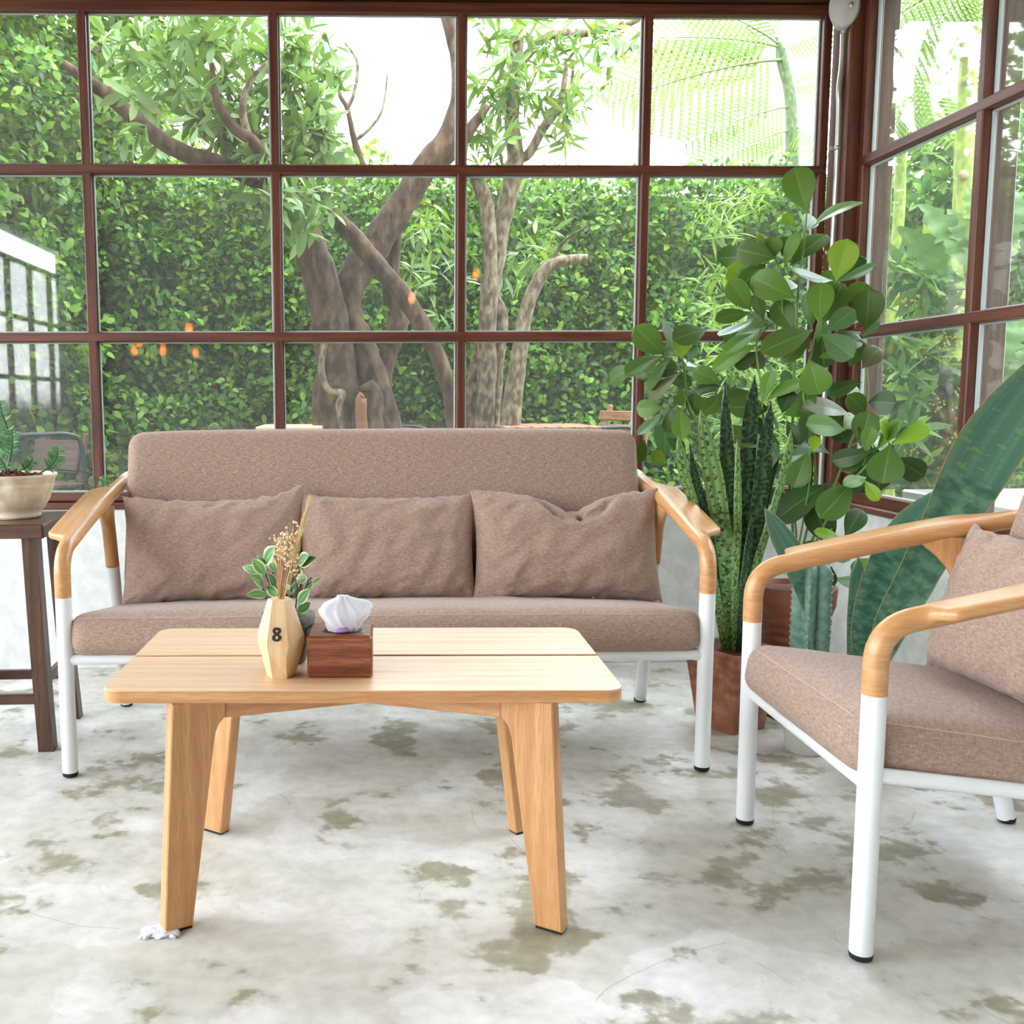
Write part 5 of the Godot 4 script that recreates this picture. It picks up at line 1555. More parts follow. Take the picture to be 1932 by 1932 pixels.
func garden():
	struct("ground", boxmesh(Vector3(0, -0.13, -4.0), Vector3(40, 0.12, 40), 0.001), M.paving, "garden paving beyond the windows")
	struct("patio", boxmesh(Vector3(0.3, 0.0, -5.25), Vector3(11.0, 0.16, 3.5), 0.004), M.paving, "paved patio under the garden chairs")
	struct("garden_wall", boxmesh(Vector3(0.4, 1.10, -7.1), Vector3(13.0, 2.36, 0.2), 0.01), M.twigs, "garden wall behind the clipped hedge")
	rng.seed = 909
	var hg := tones([Color(0.060, 0.145, 0.016), Color(0.095, 0.215, 0.022), Color(0.038, 0.095, 0.014), Color(0.19, 0.34, 0.035)], 0.48, 0.8, 0.55, 0.4, 0.18)
	var h1 := thing("hedge", "dense clipped green hedge along the end of the garden behind the trees", "hedge", Vector3.ZERO)
	var sp := []
	hedge_spots(Vector3(-1.5, 0, -6.35), Vector3(4.6, 0, -6.35), 0.0, 2.36, 0.50, 62000, 0.054, sp, 0.24)
	leaf_cloud(h1, sp, hg, M.leaf, 260)
	var lg := tones([Color(0.070, 0.165, 0.018), Color(0.11, 0.245, 0.026), Color(0.045, 0.11, 0.016), Color(0.21, 0.37, 0.04)], 0.5, 0.72, 0.60, 0.4, 0.18)
	var h2 := thing("tall_hedge", "tall leafy hedge along the left side of the garden", "hedge", Vector3.ZERO)
	sp = []
	hedge_spots(Vector3(-2.72, 0, -4.08), Vector3(-1.02, 0, -6.5), 0.0, 3.6, 0.45, 34000, 0.060, sp, 0.34)
	leaf_cloud(h2, sp, lg, M.leaf, 260)
	struct("garden_wall_side", boxmesh(Vector3(-2.55, 1.6, -5.55), Vector3(0.15, 3.2, 3.6), 0.01, Basis(Vector3.UP, -0.60)), M.twigs)
	var rg := tones([Color(0.055, 0.125, 0.030), Color(0.085, 0.185, 0.040), Color(0.045, 0.10, 0.028), Color(0.13, 0.25, 0.05)], 0.45, 0.85, 0.42, 0.4, 0.15)
	var h3 := thing("side_hedge", "dark green hedge seen through the right-hand window", "hedge", Vector3.ZERO)
	sp = []
	hedge_spots(Vector3(4.5, 0, -6.4), Vector3(4.3, 0, 3.0), 0.0, 2.6, 0.5, 22000, 0.085, sp, 0.25)
	leaf_cloud(h3, sp, rg, M.leaf, 120)
	# unseen hedge added to block the sky that the panes would mirror
	var h4 := thing("sky_block_hedge", "unseen tall hedge added far to the right to block sky mirrored in the garden panes", "hedge", Vector3.ZERO)
	sp = []
	hedge_spots(Vector3(4.6, 0, 0.0), Vector3(4.0, 0, 17.0), 0.0, 6.8, 0.6, 17000, 0.24, sp, 0.3)
	leaf_cloud(h4, sp, rg, M.leaf, 0)
	struct("sky_block_backing", boxmesh(Vector3(5.3, 3.2, 8.0), Vector3(0.2, 6.4, 18.0), 0.01), M.twigs)  # unseen backing added with the hedge that blocks mirrored sky
	# trees
	var t1 := thing("garden_tree", "old many-stemmed tree with long grey-green leaves left of the centre mullions", "tree", Vector3.ZERO)
	for s in TREE_ONE(): part("trunk" if s[0].w > 0.06 else "branch", limb(s, 14 if s[0].w > 0.06 else 9, 5, 0.07), M.bark if s[0].w > 0.022 else M.pale_bark, t1)
	part("stump", limb([Vector4(0.053, 0.704, -4.8, 0.0816), Vector4(0.064, 0.805, -4.8, 0.0765), Vector4(0.072, 0.868, -4.8, 0.0689), Vector4(0.075, 0.929, -4.8, 0.0638), Vector4(0.075, 0.934, -4.8, 0.0561)], 12, 3, 0.10), M.bark, t1)
	part("broken_limb", limb([Vector4(0.035, 0.708, -4.7, 0.0275), Vector4(0.033, 0.807, -4.7, 0.0275), Vector4(0.029, 0.901, -4.7, 0.0275), Vector4(0.029, 0.906, -4.7, 0.0200)], 8, 3, 0.08), M.cut_wood, t1)
	sp = []
	rosettes([[Vector3(-0.639, 2.524, -4.8), Vector3(0.33, 0.23, 48)], [Vector3(-0.964, 2.278, -5.2), Vector3(0.33, 0.19, 10)], [Vector3(-0.537, 2.193, -4.7), Vector3(0.22, 0.22, 34)], [Vector3(-0.264, 2.456, -4.8), Vector3(0.11, 0.26, 26)], [Vector3(-0.195, 2.175, -4.8), Vector3(0.14, 0.18, 20)], [Vector3(-0.222, 1.748, -4.5), Vector3(0.12, 0.14, 16)], [Vector3(-1.069, 2.517, -5), Vector3(0.19, 0.16, 16)], [Vector3(-0.111, 2.473, -5), Vector3(0.12, 0.16, 10)], [Vector3(-0.739, 2.269, -4.5), Vector3(0.29, 0.19, 26)], [Vector3(-0.283, 1.962, -4.6), Vector3(0.10, 0.17, 14)], [Vector3(-0.115, 2.08, -5), Vector3(0.13, 0.08, 8)], [Vector3(-0.469, 2.008, -4.7), Vector3(0.15, 0.10, 12)]], 10, 0.125, 0.12, sp)
	# its crown goes on above the frame and shades the foot of the hedge
	rosettes([[Vector3(-1.9, 3.9, -5.1), Vector3(0.9, 0.35, 46)], [Vector3(-0.9, 4.0, -5.4), Vector3(0.9, 0.4, 46)], [Vector3(0.1, 4.1, -5.2), Vector3(0.9, 0.4, 46)], [Vector3(1.1, 4.2, -5.5), Vector3(0.9, 0.4, 40)]], 9, 0.24, 0.1, sp)
	leaf_cloud(t1, sp, tones([Color(0.17, 0.285, 0.10), Color(0.22, 0.36, 0.13), Color(0.12, 0.22, 0.07), Color(0.29, 0.42, 0.17)], 0.58, 0.85, 0.28, 0.35, 0.15), M.leaf, 280)
	var t2 := thing("slender_tree", "slender tree with forked pale stems and narrow leaves right of the centre mullions", "tree", Vector3.ZERO)
	for s in TREE_TWO(): part("trunk" if s[0].w > 0.03 else "branch", limb(s, 12, 5, 0.06), M.pale_bark if s[0].w > 0.02 else M.bark, t2)
	sp = []
	rosettes([[Vector3(0.761, 2.464, -5.2), Vector3(0.19, 0.30, 36)], [Vector3(0.973, 2.618, -5.2), Vector3(0.25, 0.17, 30)], [Vector3(1.24, 2.645, -5.2), Vector3(0.17, 0.14, 10)], [Vector3(0.71, 2.194, -5.2), Vector3(0.14, 0.14, 10)], [Vector3(0.978, 2.286, -5.2), Vector3(0.14, 0.19, 12)], [Vector3(0.389, 1.716, -5.6), Vector3(0.24, 0.21, 18)], [Vector3(0.929, 1.674, -5.5), Vector3(0.20, 0.18, 12)], [Vector3(0.477, 1.458, -5.6), Vector3(0.12, 0.18, 6)], [Vector3(1.075, 2.105, -5.2), Vector3(0.11, 0.17, 4)], [Vector3(1.32, 2.671, -5.2), Vector3(0.11, 0.11, 5)], [Vector3(1.11, 2.441, -5.2), Vector3(0.17, 0.14, 8)]], 7, 0.125, 0.25, sp)
	leaf_cloud(t2, sp, tones([Color(0.13, 0.23, 0.060), Color(0.18, 0.30, 0.075), Color(0.10, 0.18, 0.055), Color(0.25, 0.37, 0.08)], 0.5, 0.95, 0.20, 0.4, 0.12), M.leaf, 200)
	var t0 := thing("leafy_tree", "bright yellow-green bushy tree crown above the corner of the two hedges", "tree", Vector3.ZERO)
	part("trunk", limb([Vector4(-1.54, 1.125, -8, 0.1063), Vector4(-1.469, 2.146, -8, 0.0935), Vector4(-1.486, 2.942, -8, 0.0638), Vector4(-1.509, 3.527, -8, 0.0340)], 10, 4, 0.06), M.bark, t0)
	sp = []
	rosettes([[Vector3(-1.547, 2.74, -7.5), Vector3(0.44, 0.24, 80)], [Vector3(-0.904, 2.556, -7.5), Vector3(0.36, 0.16, 70)], [Vector3(-1.023, 2.369, -7.5), Vector3(0.36, 0.10, 40)], [Vector3(-1.269, 3.181, -7.5), Vector3(0.44, 0.32, 50)], [Vector3(-1.785, 3.505, -7.5), Vector3(0.28, 0.24, 30)], [Vector3(-0.636, 2.52, -7.5), Vector3(0.24, 0.12, 20)], [Vector3(-0.251, 2.558, -7.5), Vector3(0.24, 0.10, 16)], [Vector3(0.135, 2.634, -7.5), Vector3(0.20, 0.08, 12)], [Vector3(-2.068, 2.995, -7.5), Vector3(0.24, 0.32, 40)]], 9, 0.075, 0.05, sp)
	leaf_cloud(t0, sp, tones([Color(0.16, 0.30, 0.03), Color(0.22, 0.40, 0.04), Color(0.11, 0.22, 0.03), Color(0.30, 0.47, 0.06)], 0.5, 0.75, 0.55, 0.3, 0.12), M.leaf, 200)
	var fr := [frond_mesh(Color(0.16, 0.31, 0.04), Color(0.14, 0.19, 0.05)), frond_mesh(Color(0.22, 0.38, 0.05), Color(0.17, 0.22, 0.06))]
	var t3 := thing("feathery_tree", "young tree with feathery fronds and green trunk behind the hedge", "tree", Vector3.ZERO)
	part("trunk", limb([Vector4(3.271, 1.326, -7.4, 0.0511), Vector4(3.216, 2.244, -7.4, 0.0511), Vector4(3.192, 2.619, -7.4, 0.0492), Vector4(3.169, 2.989, -7.4, 0.0433), Vector4(3.101, 3.319, -7.4, 0.0315), Vector4(3.058, 3.428, -7.4, 0.0197)], 10, 4, 0.05), M.grey_green_bark, t3)
	part("branch", limb([Vector4(3.158, 3.063, -7.4, 0.0236), Vector4(3.071, 3.282, -7.4, 0.0177), Vector4(3.049, 3.464, -7.4, 0.0118)], 8, 4, 0.03), M.grey_green_bark, t3)
	var fl := [Vector3(3.101, 3.312, -7.4), Vector3(1.93, 2.786, -6.6), Vector3(3.067, 3.399, -7.4), Vector3(2.015, 3.279, -7), Vector3(3.066, 3.413, -7.4), Vector3(2.314, 3.496, -6.9), Vector3(3.083, 3.373, -7.4), Vector3(3.368, 3.414, -7), Vector3(3.169, 2.989, -7.4), Vector3(2.421, 2.612, -6.9), Vector3(3.176, 2.823, -7.4), Vector3(2.499, 2.461, -7), Vector3(3.174, 2.86, -7.4), Vector3(3.423, 2.55, -7.1), Vector3(3.149, 3.1, -7.4), Vector3(3.481, 3.149, -7.2), Vector3(3.05, 3.428, -7.4), Vector3(2.777, 3.849, -7.2), Vector3(2.745, 3.44, -7.9), Vector3(1.897, 3.153, -7.6)]
	for i in range(0, fl.size(), 2):
		var L: float = (fl[i + 1] - fl[i]).length()
		part("frond", fr[(i / 2) % 2], M.leaf, t3, leaf_tf(fl[i], fl[i + 1] - fl[i] + Vector3(0, 0.15 * L, 0), Vector3(-0.05, 0.30, 0.95), L * 1.03, 0.95))
	# right side, seen through the side window
	var t4 := thing("green_trunk_tree", "thick yellow-green trunk with leaf scars outside the right-hand window", "tree", Vector3.ZERO)
	part("trunk", limb([Vector4(2.646, 0.359, -4.3, 0.0411), Vector4(2.621, 1.009, -4.3, 0.0434), Vector4(2.608, 1.549, -4.3, 0.0400), Vector4(2.591, 2.009, -4.3, 0.0377), Vector4(2.589, 2.331, -4.3, 0.0354), Vector4(2.586, 2.669, -4.3, 0.0320)], 14, 4, 0.05), M.green_bark, t4)
	var t5 := thing("thin_green_tree", "thinner yellow-green trunk outside the right-hand window near the corner post", "tree", Vector3.ZERO)
	part("trunk", limb([Vector4(2.515, 0.324, -4.6, 0.0269), Vector4(2.488, 1.018, -4.6, 0.0269), Vector4(2.484, 1.452, -4.6, 0.0257), Vector4(2.489, 1.736, -4.6, 0.0244), Vector4(2.485, 1.97, -4.6, 0.0232), Vector4(2.48, 2.247, -4.6, 0.0171), Vector4(2.484, 2.52, -4.6, 0.0122)], 12, 4, 0.05), M.green_bark, t5)
	for q in [[t4, [Vector3(2.567, 2.212, -4.26), Vector3(2.575, 1.576, -4.26), Vector3(2.573, 1.827, -4.26)]], [t5, [Vector3(2.47, 1.496, -4.57), Vector3(2.469, 1.162, -4.57)]]]:
		for p in q[1]:
			part("leaf_scar", lathemesh([Vector2(0, -0.004), Vector2(0.020, -0.003), Vector2(0.021, 0.003), Vector2(0.012, 0.008), Vector2(0, 0.009)], 12), M.scar, q[0], Transform3D(Basis(Vector3.RIGHT, 1.35), p))
	var fl2 := [Vector3(2.648, 2.667, -4.4), Vector3(2.112, 2.348, -4), Vector3(2.637, 2.624, -4.4), Vector3(2.291, 2.276, -4.2), Vector3(2.642, 2.688, -4.4), Vector3(2.614, 2.371, -4), Vector3(2.646, 2.71, -4.4), Vector3(2.137, 2.425, -3.8), Vector3(2.64, 2.581, -4.4), Vector3(2.819, 2.322, -4.4), Vector3(2.642, 2.624, -4.4), Vector3(2.452, 2.777, -4.8)]
	for i in range(0, fl2.size(), 2):
		var L: float = (fl2[i + 1] - fl2[i]).length()
		part("frond", fr[(i / 2) % 2], M.leaf, t4, leaf_tf(fl2[i], fl2[i + 1] - fl2[i] + Vector3(0, 0.12 * L, 0), Vector3(-0.3, 0.35, 0.9), L * 1.25, 0.9))
	var fl3 := [Vector3(2.535, 2.346, -4.7), Vector3(2.279, 2.012, -4.4), Vector3(2.541, 2.416, -4.7), Vector3(2.613, 2.106, -4.5), Vector3(2.534, 2.276, -4.7), Vector3(2.441, 2.257, -4.8), Vector3(2.538, 2.463, -4.7), Vector3(2.435, 2.555, -4.7), Vector3(2.536, 2.416, -4.7), Vector3(2.634, 2.088, -4.7), Vector3(2.537, 2.3, -4.7), Vector3(2.922, 2.365, -5), Vector3(2.537, 2.486, -4.7), Vector3(2.771, 2.602, -4.9)]
	for i in range(0, fl3.size(), 2):
		var L: float = (fl3[i + 1] - fl3[i]).length()
		part("frond", fr[(i / 2) % 2], M.leaf, t5, leaf_tf(fl3[i], fl3[i + 1] - fl3[i] + Vector3(0, 0.12 * L, 0), Vector3(-0.3, 0.35, 0.9), L * 1.2, 0.9))
	var t6 := thing("far_tree", "leafy tree crown behind the green trunks at the right-hand window", "tree", Vector3.ZERO)
	part("trunk", limb([Vector4(4.205, 0.373, -6.4, 0.0680), Vector4(4.149, 1.734, -6.4, 0.0612), Vector4(4.118, 2.713, -6.4, 0.0476), Vector4(4.096, 3.534, -6.4, 0.0306)], 10, 4, 0.06), M.bark, t6)
	sp = []
	rosettes([[Vector3(3.917, 2.249, -6.2), Vector3(0.30, 0.26, 40)], [Vector3(3.59, 2.185, -6.2), Vector3(0.23, 0.20, 26)], [Vector3(3.985, 2.718, -6.2), Vector3(0.20, 0.30, 30)], [Vector3(3.441, 1.9, -6.2), Vector3(0.20, 0.20, 20)], [Vector3(4.046, 1.804, -6.2), Vector3(0.20, 0.26, 26)], [Vector3(3.629, 2.624, -6.2), Vector3(0.16, 0.20, 14)], [Vector3(3.858, 3.148, -6.2), Vector3(0.20, 0.20, 18)], [Vector3(3.548, 2.343, -6.2), Vector3(0.23, 0.20, 16)]], 8, 0.13, 0.1, sp)
	leaf_cloud(t6, sp, tones([Color(0.09, 0.19, 0.05), Color(0.14, 0.27, 0.06), Color(0.07, 0.15, 0.05), Color(0.21, 0.36, 0.08)], 0.5, 0.85, 0.36, 0.3, 0.15), M.leaf, 160)
	# flowering shrub right outside the side window
	var sh := thing("flowering_shrub", "shrub with leaf whorls and small yellow flowers outside the right-hand window", "shrub", Vector3.ZERO)
	for s in [[Vector4(2.305, 0.47, -3.75, 0.0179), Vector4(2.275, 0.795, -3.75, 0.0159), Vector4(2.247, 1.015, -3.75, 0.0120), Vector4(2.202, 1.154, -3.75, 0.0080)], [Vector4(2.315, 0.49, -3.75, 0.0159), Vector4(2.31, 0.795, -3.75, 0.0130), Vector4(2.314, 0.995, -3.75, 0.0090)], [Vector4(2.279, 0.735, -3.75, 0.0100), Vector4(2.209, 0.876, -3.75, 0.0080), Vector4(2.151, 0.996, -3.75, 0.0060)], [Vector4(2.298, 0.592, -3.75, 0.0100), Vector4(2.168, 0.695, -3.75, 0.0080), Vector4(2.06, 0.796, -3.75, 0.0060)]]:
		part("stem", limb(s, 8, 4, 0.06), M.pale_bark, sh)
	sp = []
	rosettes([[Vector3(2.172, 1.117, -3.8), Vector3(0.12, 0.06, 9)], [Vector3(2.078, 0.957, -3.8), Vector3(0.10, 0.08, 9)], [Vector3(2.262, 0.997, -3.8), Vector3(0.08, 0.08, 8)], [Vector3(2.148, 0.815, -3.8), Vector3(0.12, 0.08, 10)], [Vector3(2.299, 0.732, -3.8), Vector3(0.08, 0.10, 9)], [Vector3(2.204, 1.277, -3.8), Vector3(0.12, 0.10, 9)], [Vector3(2.117, 0.631, -3.8), Vector3(0.12, 0.06, 8)], [Vector3(2.266, 0.589, -3.8), Vector3(0.08, 0.06, 6)], [Vector3(2.118, 1.356, -3.8), Vector3(0.10, 0.06, 6)]], 12, 0.135, 0.1, sp)
	leaf_cloud(sh, sp, tones([Color(0.085, 0.18, 0.050), Color(0.13, 0.25, 0.065), Color(0.065, 0.14, 0.045), Color(0.24, 0.38, 0.075)], 0.5, 0.9, 0.27, 0.35, 0.16), M.leaf, 280)
	var fw := Geo.new()
	for p in [Vector3(2.051, 1.251, -3.7), Vector3(2.141, 1.086, -3.7), Vector3(2.187, 1.082, -3.7), Vector3(2.088, 1.057, -3.7), Vector3(1.986, 0.971, -3.7), Vector3(1.965, 0.916, -3.7), Vector3(2.056, 0.803, -3.7), Vector3(2.248, 0.747, -3.7), Vector3(2.099, 0.688, -3.7), Vector3(2.18, 0.866, -3.7), Vector3(2.236, 1.111, -3.7)]:
		for i in 14:
			var q: Vector3 = p + Vector3(rng.randfn() * 0.022, rng.randfn() * 0.016, rng.randfn() * 0.02)
			fw.lathe([Vector2(0, -0.005), Vector2(0.006, 0), Vector2(0, 0.005)], 5, q)
	part("flowers", fw.mesh(), plain(Color(0.78, 0.70, 0.25), 0.8), sh).set_meta("kind", "stuff")
	# broad lobed leaves near the glass
	var sg := thing("broad_leaf_shrub", "shrub of broad wavy pale green leaves outside the right-hand window", "shrub", Vector3.ZERO)
	part("stem", limb([Vector4(2.333, 0.486, -3.6, 0.0153), Vector4(2.28, 0.991, -3.6, 0.0134), Vector4(2.224, 1.257, -3.6, 0.0115), Vector4(2.196, 1.406, -3.6, 0.0077)], 8, 4, 0.05), M.stem_green, sg)
	var bl := [broad_leaf(Color(0.10, 0.20, 0.05)), broad_leaf(Color(0.15, 0.27, 0.07)), broad_leaf(Color(0.075, 0.16, 0.04))]
	var bs := [Vector3(2.137, 1.356, -3.5), Vector3(2.009, 1.608, -3.5), Vector3(2.153, 1.392, -3.5), Vector3(2.086, 1.572, -3.5), Vector3(2.082, 1.32, -3.5), Vector3(1.903, 1.5, -3.5), Vector3(2.162, 1.41, -3.5), Vector3(2.219, 1.537, -3.5), Vector3(2.196, 1.32, -3.5), Vector3(2.335, 1.501, -3.5), Vector3(2.212, 1.356, -3.5), Vector3(2.3, 1.173, -3.5), Vector3(2.255, 0.989, -3.5), Vector3(2.371, 1.247, -3.5), Vector3(2.229, 1.1, -3.5), Vector3(2.351, 0.988, -3.5), Vector3(2.248, 1.392, -3.5), Vector3(2.342, 1.662, -3.5), Vector3(2.102, 1.302, -3.5), Vector3(1.986, 1.356, -3.5), Vector3(2.186, 1.465, -3.5), Vector3(2.147, 1.644, -3.5), Vector3(2.301, 0.876, -3.5), Vector3(2.363, 1.099, -3.5)]
	for i in range(0, bs.size(), 2):
		var d: Vector3 = bs[i + 1] - bs[i]
		part("leaf", bl[(i / 2) % 3], M.leaf, sg, leaf_tf(bs[i], d, Vector3(-0.45, 0.35, 0.85) + rnd_dir() * 0.35, d.length() * 0.9))
	# bamboo-like fine plant at the corner
	var fp := thing("fine_leaf_shrub", "light green fine-leaved shrub outside behind the clusia", "shrub", Vector3.ZERO)
	for s in [[Vector4(1.81, 0.354, -4.4, 0.0117), Vector4(1.761, 1.015, -4.4, 0.0094), Vector4(1.652, 1.428, -4.4, 0.0070), Vector4(1.572, 1.699, -4.4, 0.0035)], [Vector4(1.834, 0.353, -4.4, 0.0117), Vector4(1.814, 0.875, -4.4, 0.0094), Vector4(1.702, 1.337, -4.4, 0.0058), Vector4(1.659, 1.541, -4.4, 0.0035)], [Vector4(1.932, 0.412, -4.3, 0.0114), Vector4(1.953, 1.012, -4.3, 0.0091), Vector4(2.025, 1.461, -4.3, 0.0057)]]:
		part("stem", limb(s, 6, 4, 0.03), M.stem_green, fp)
	sp = []
	rosettes([[Vector3(1.538, 1.637, -4.3), Vector3(0.07, 0.09, 7)], [Vector3(1.627, 1.681, -4.3), Vector3(0.07, 0.09, 5)], [Vector3(1.596, 1.283, -4.3), Vector3(0.11, 0.11, 12)], [Vector3(1.671, 1.103, -4.3), Vector3(0.11, 0.09, 12)], [Vector3(1.729, 0.807, -4.3), Vector3(0.14, 0.14, 16)], [Vector3(1.916, 0.783, -4.3), Vector3(0.14, 0.14, 14)], [Vector3(2.04, 1.147, -4.3), Vector3(0.11, 0.14, 8)], [Vector3(1.523, 1.394, -4.3), Vector3(0.07, 0.07, 5)], [Vector3(1.792, 0.967, -4.3), Vector3(0.09, 0.11, 10)]], 11, 0.10, 0.15, sp)
	leaf_cloud(fp, sp, tones([Color(0.24, 0.38, 0.08), Color(0.30, 0.46, 0.10), Color(0.17, 0.30, 0.06)], 0.45, 1.0, 0.12, 0.4, 0.1), M.leaf, 200)
	garden_furniture()

func broad_leaf(col: Color) -> ArrayMesh:
	var g := Geo.new()
	g.coloured = true
	g.c = col
	var pts := []
	var wid := []
	for i in 15:
		var t := i / 14.0
		pts.append(Vector3(0, t, -0.35 * t * t + 0.03 * sin(i * 1.7)))
		wid.append(maxf(0.02, 0.42 * pow(sin(PI * pow(clampf(t, 0.01, 0.99), 0.95)), 0.7) * (1.0 + 0.30 * sin(i * 2.4))))
	g.blade(pts, wid, Vector3(0, 0, 1), 0.2, 0.0, [-1.0, -0.6, -0.3, 0.0, 0.3, 0.6, 1.0], Color(-1, 0, 0), 0.06)
	return g.mesh()

func TREE_ONE() -> Array:
	return [[Vector4(-0.059, 0.255, -4.9, 0.1354), Vector4(-0.062, 0.7, -4.9, 0.1198), Vector4(-0.074, 0.881, -4.9, 0.1042), Vector4(-0.087, 1.06, -4.9, 0.0964), Vector4(-0.116, 1.289, -4.9, 0.0937), Vector4(-0.165, 1.489, -4.9, 0.0859), Vector4(-0.219, 1.651, -4.9, 0.0781), Vector4(-0.278, 1.775, -4.9, 0.0625), Vector4(-0.366, 1.909, -4.9, 0.0573), Vector4(-0.463, 2.104, -4.9, 0.0521), Vector4(-0.585, 2.224, -4.9, 0.0443), Vector4(-0.657, 2.344, -4.9, 0.0286)],
		[Vector4(0.172, 0.246, -4.95, 0.0868), Vector4(0.155, 0.723, -4.95, 0.0816), Vector4(0.104, 0.958, -4.95, 0.0737), Vector4(0.037, 1.164, -4.95, 0.0684), Vector4(-0.019, 1.292, -4.95, 0.0658), Vector4(-0.031, 1.394, -4.95, 0.0737), Vector4(0.014, 1.508, -4.95, 0.0789), Vector4(0.102, 1.634, -4.95, 0.0763), Vector4(0.195, 1.772, -4.95, 0.0710), Vector4(0.28, 1.896, -4.95, 0.0658), Vector4(0.357, 2.02, -4.95, 0.0605), Vector4(0.459, 2.156, -4.95, 0.0500), Vector4(0.511, 2.34, -4.95, 0.0395), Vector4(0.5, 2.533, -4.95, 0.0368), Vector4(0.444, 2.725, -4.95, 0.0316)],
		[Vector4(0.504, 0.373, -4.75, 0.0328), Vector4(0.469, 0.829, -4.75, 0.0379), Vector4(0.421, 1.029, -4.75, 0.0379), Vector4(0.345, 1.202, -4.75, 0.0404), Vector4(0.236, 1.374, -4.75, 0.0429), Vector4(0.122, 1.508, -4.75, 0.0429), Vector4(0.014, 1.635, -4.75, 0.0429), Vector4(-0.088, 1.741, -4.75, 0.0379), Vector4(-0.185, 1.855, -4.75, 0.0278), Vector4(-0.292, 1.997, -4.75, 0.0177)],
		[Vector4(0.122, 0.505, -5.05, 0.0510), Vector4(0.142, 0.773, -5.05, 0.0483), Vector4(0.149, 1.038, -5.05, 0.0456), Vector4(0.197, 1.196, -5.05, 0.0510), Vector4(0.232, 1.326, -5.05, 0.0510), Vector4(0.187, 1.443, -5.05, 0.0483), Vector4(0.198, 1.559, -5.05, 0.0322), Vector4(0.214, 1.713, -5.05, 0.0268), Vector4(0.181, 1.865, -5.05, 0.0161)],
		[Vector4(-0.366, 1.909, -4.9, 0.0443), Vector4(-0.471, 1.903, -4.7, 0.0375), Vector4(-0.565, 1.916, -4.5, 0.0359), Vector4(-0.72, 1.96, -4.5, 0.0383), Vector4(-0.837, 2.022, -4.5, 0.0359), Vector4(-0.948, 2.114, -4.5, 0.0335), Vector4(-1.047, 2.202, -4.5, 0.0311), Vector4(-1.124, 2.256, -4.5, 0.0263), Vector4(-1.234, 2.332, -4.5, 0.0167)], [Vector4(-0.389, 1.939, -4.6, 0.0318), Vector4(-0.416, 1.981, -4.4, 0.0281), Vector4(-0.504, 2.046, -4.4, 0.0234), Vector4(-0.569, 2.153, -4.4, 0.0187), Vector4(-0.588, 2.303, -4.4, 0.0105)], [Vector4(-0.438, 1.981, -4.4, 0.0210), Vector4(-0.463, 2.111, -4.4, 0.0164), Vector4(-0.438, 2.219, -4.4, 0.0117), Vector4(-0.365, 2.305, -4.4, 0.0070)],
		[Vector4(-0.411, 1.971, -4.85, 0.0258), Vector4(-0.482, 2.139, -4.85, 0.0206), Vector4(-0.554, 2.258, -4.85, 0.0155), Vector4(-0.6, 2.376, -4.85, 0.0090)], [Vector4(0.067, 2.046, -5.3, 0.0225), Vector4(0.025, 2.164, -5.3, 0.0197), Vector4(-0.002, 2.269, -5.3, 0.0155), Vector4(-0.025, 2.374, -5.3, 0.0127), Vector4(-0.065, 2.452, -5.3, 0.0113), Vector4(-0.075, 2.594, -5.3, 0.0099), Vector4(-0.165, 2.65, -5.3, 0.0070)], [Vector4(-0.025, 2.374, -5.3, 0.0127), Vector4(0.011, 2.452, -5.3, 0.0099), Vector4(0.028, 2.6, -5.3, 0.0084), Vector4(-0.036, 2.697, -5.3, 0.0056)], [Vector4(0.025, 2.225, -5.3, 0.0113), Vector4(0.096, 2.283, -5.3, 0.0084), Vector4(0.156, 2.374, -5.3, 0.0070), Vector4(0.181, 2.544, -5.3, 0.0042)],
		[Vector4(-0.138, 1.178, -4.74, 0.0151), Vector4(-0.155, 1.031, -4.74, 0.0164), Vector4(-0.116, 0.936, -4.74, 0.0176), Vector4(-0.058, 0.926, -4.74, 0.0189), Vector4(-0.072, 0.857, -4.74, 0.0176), Vector4(-0.048, 0.707, -4.74, 0.0164)], [Vector4(-0.147, 0.703, -4.85, 0.0516), Vector4(-0.16, 0.882, -4.85, 0.0490), Vector4(-0.143, 1.034, -4.85, 0.0387), Vector4(-0.116, 1.159, -4.85, 0.0232)], [Vector4(0.347, 1.982, -5, 0.0399), Vector4(0.476, 2.082, -5, 0.0399), Vector4(0.579, 2.206, -5, 0.0292), Vector4(0.656, 2.305, -5, 0.0186)], [Vector4(-0.312, 1.755, -5, 0.0292), Vector4(-0.284, 1.93, -5, 0.0239), Vector4(-0.298, 2.178, -5, 0.0186), Vector4(-0.314, 2.497, -5, 0.0120)]]

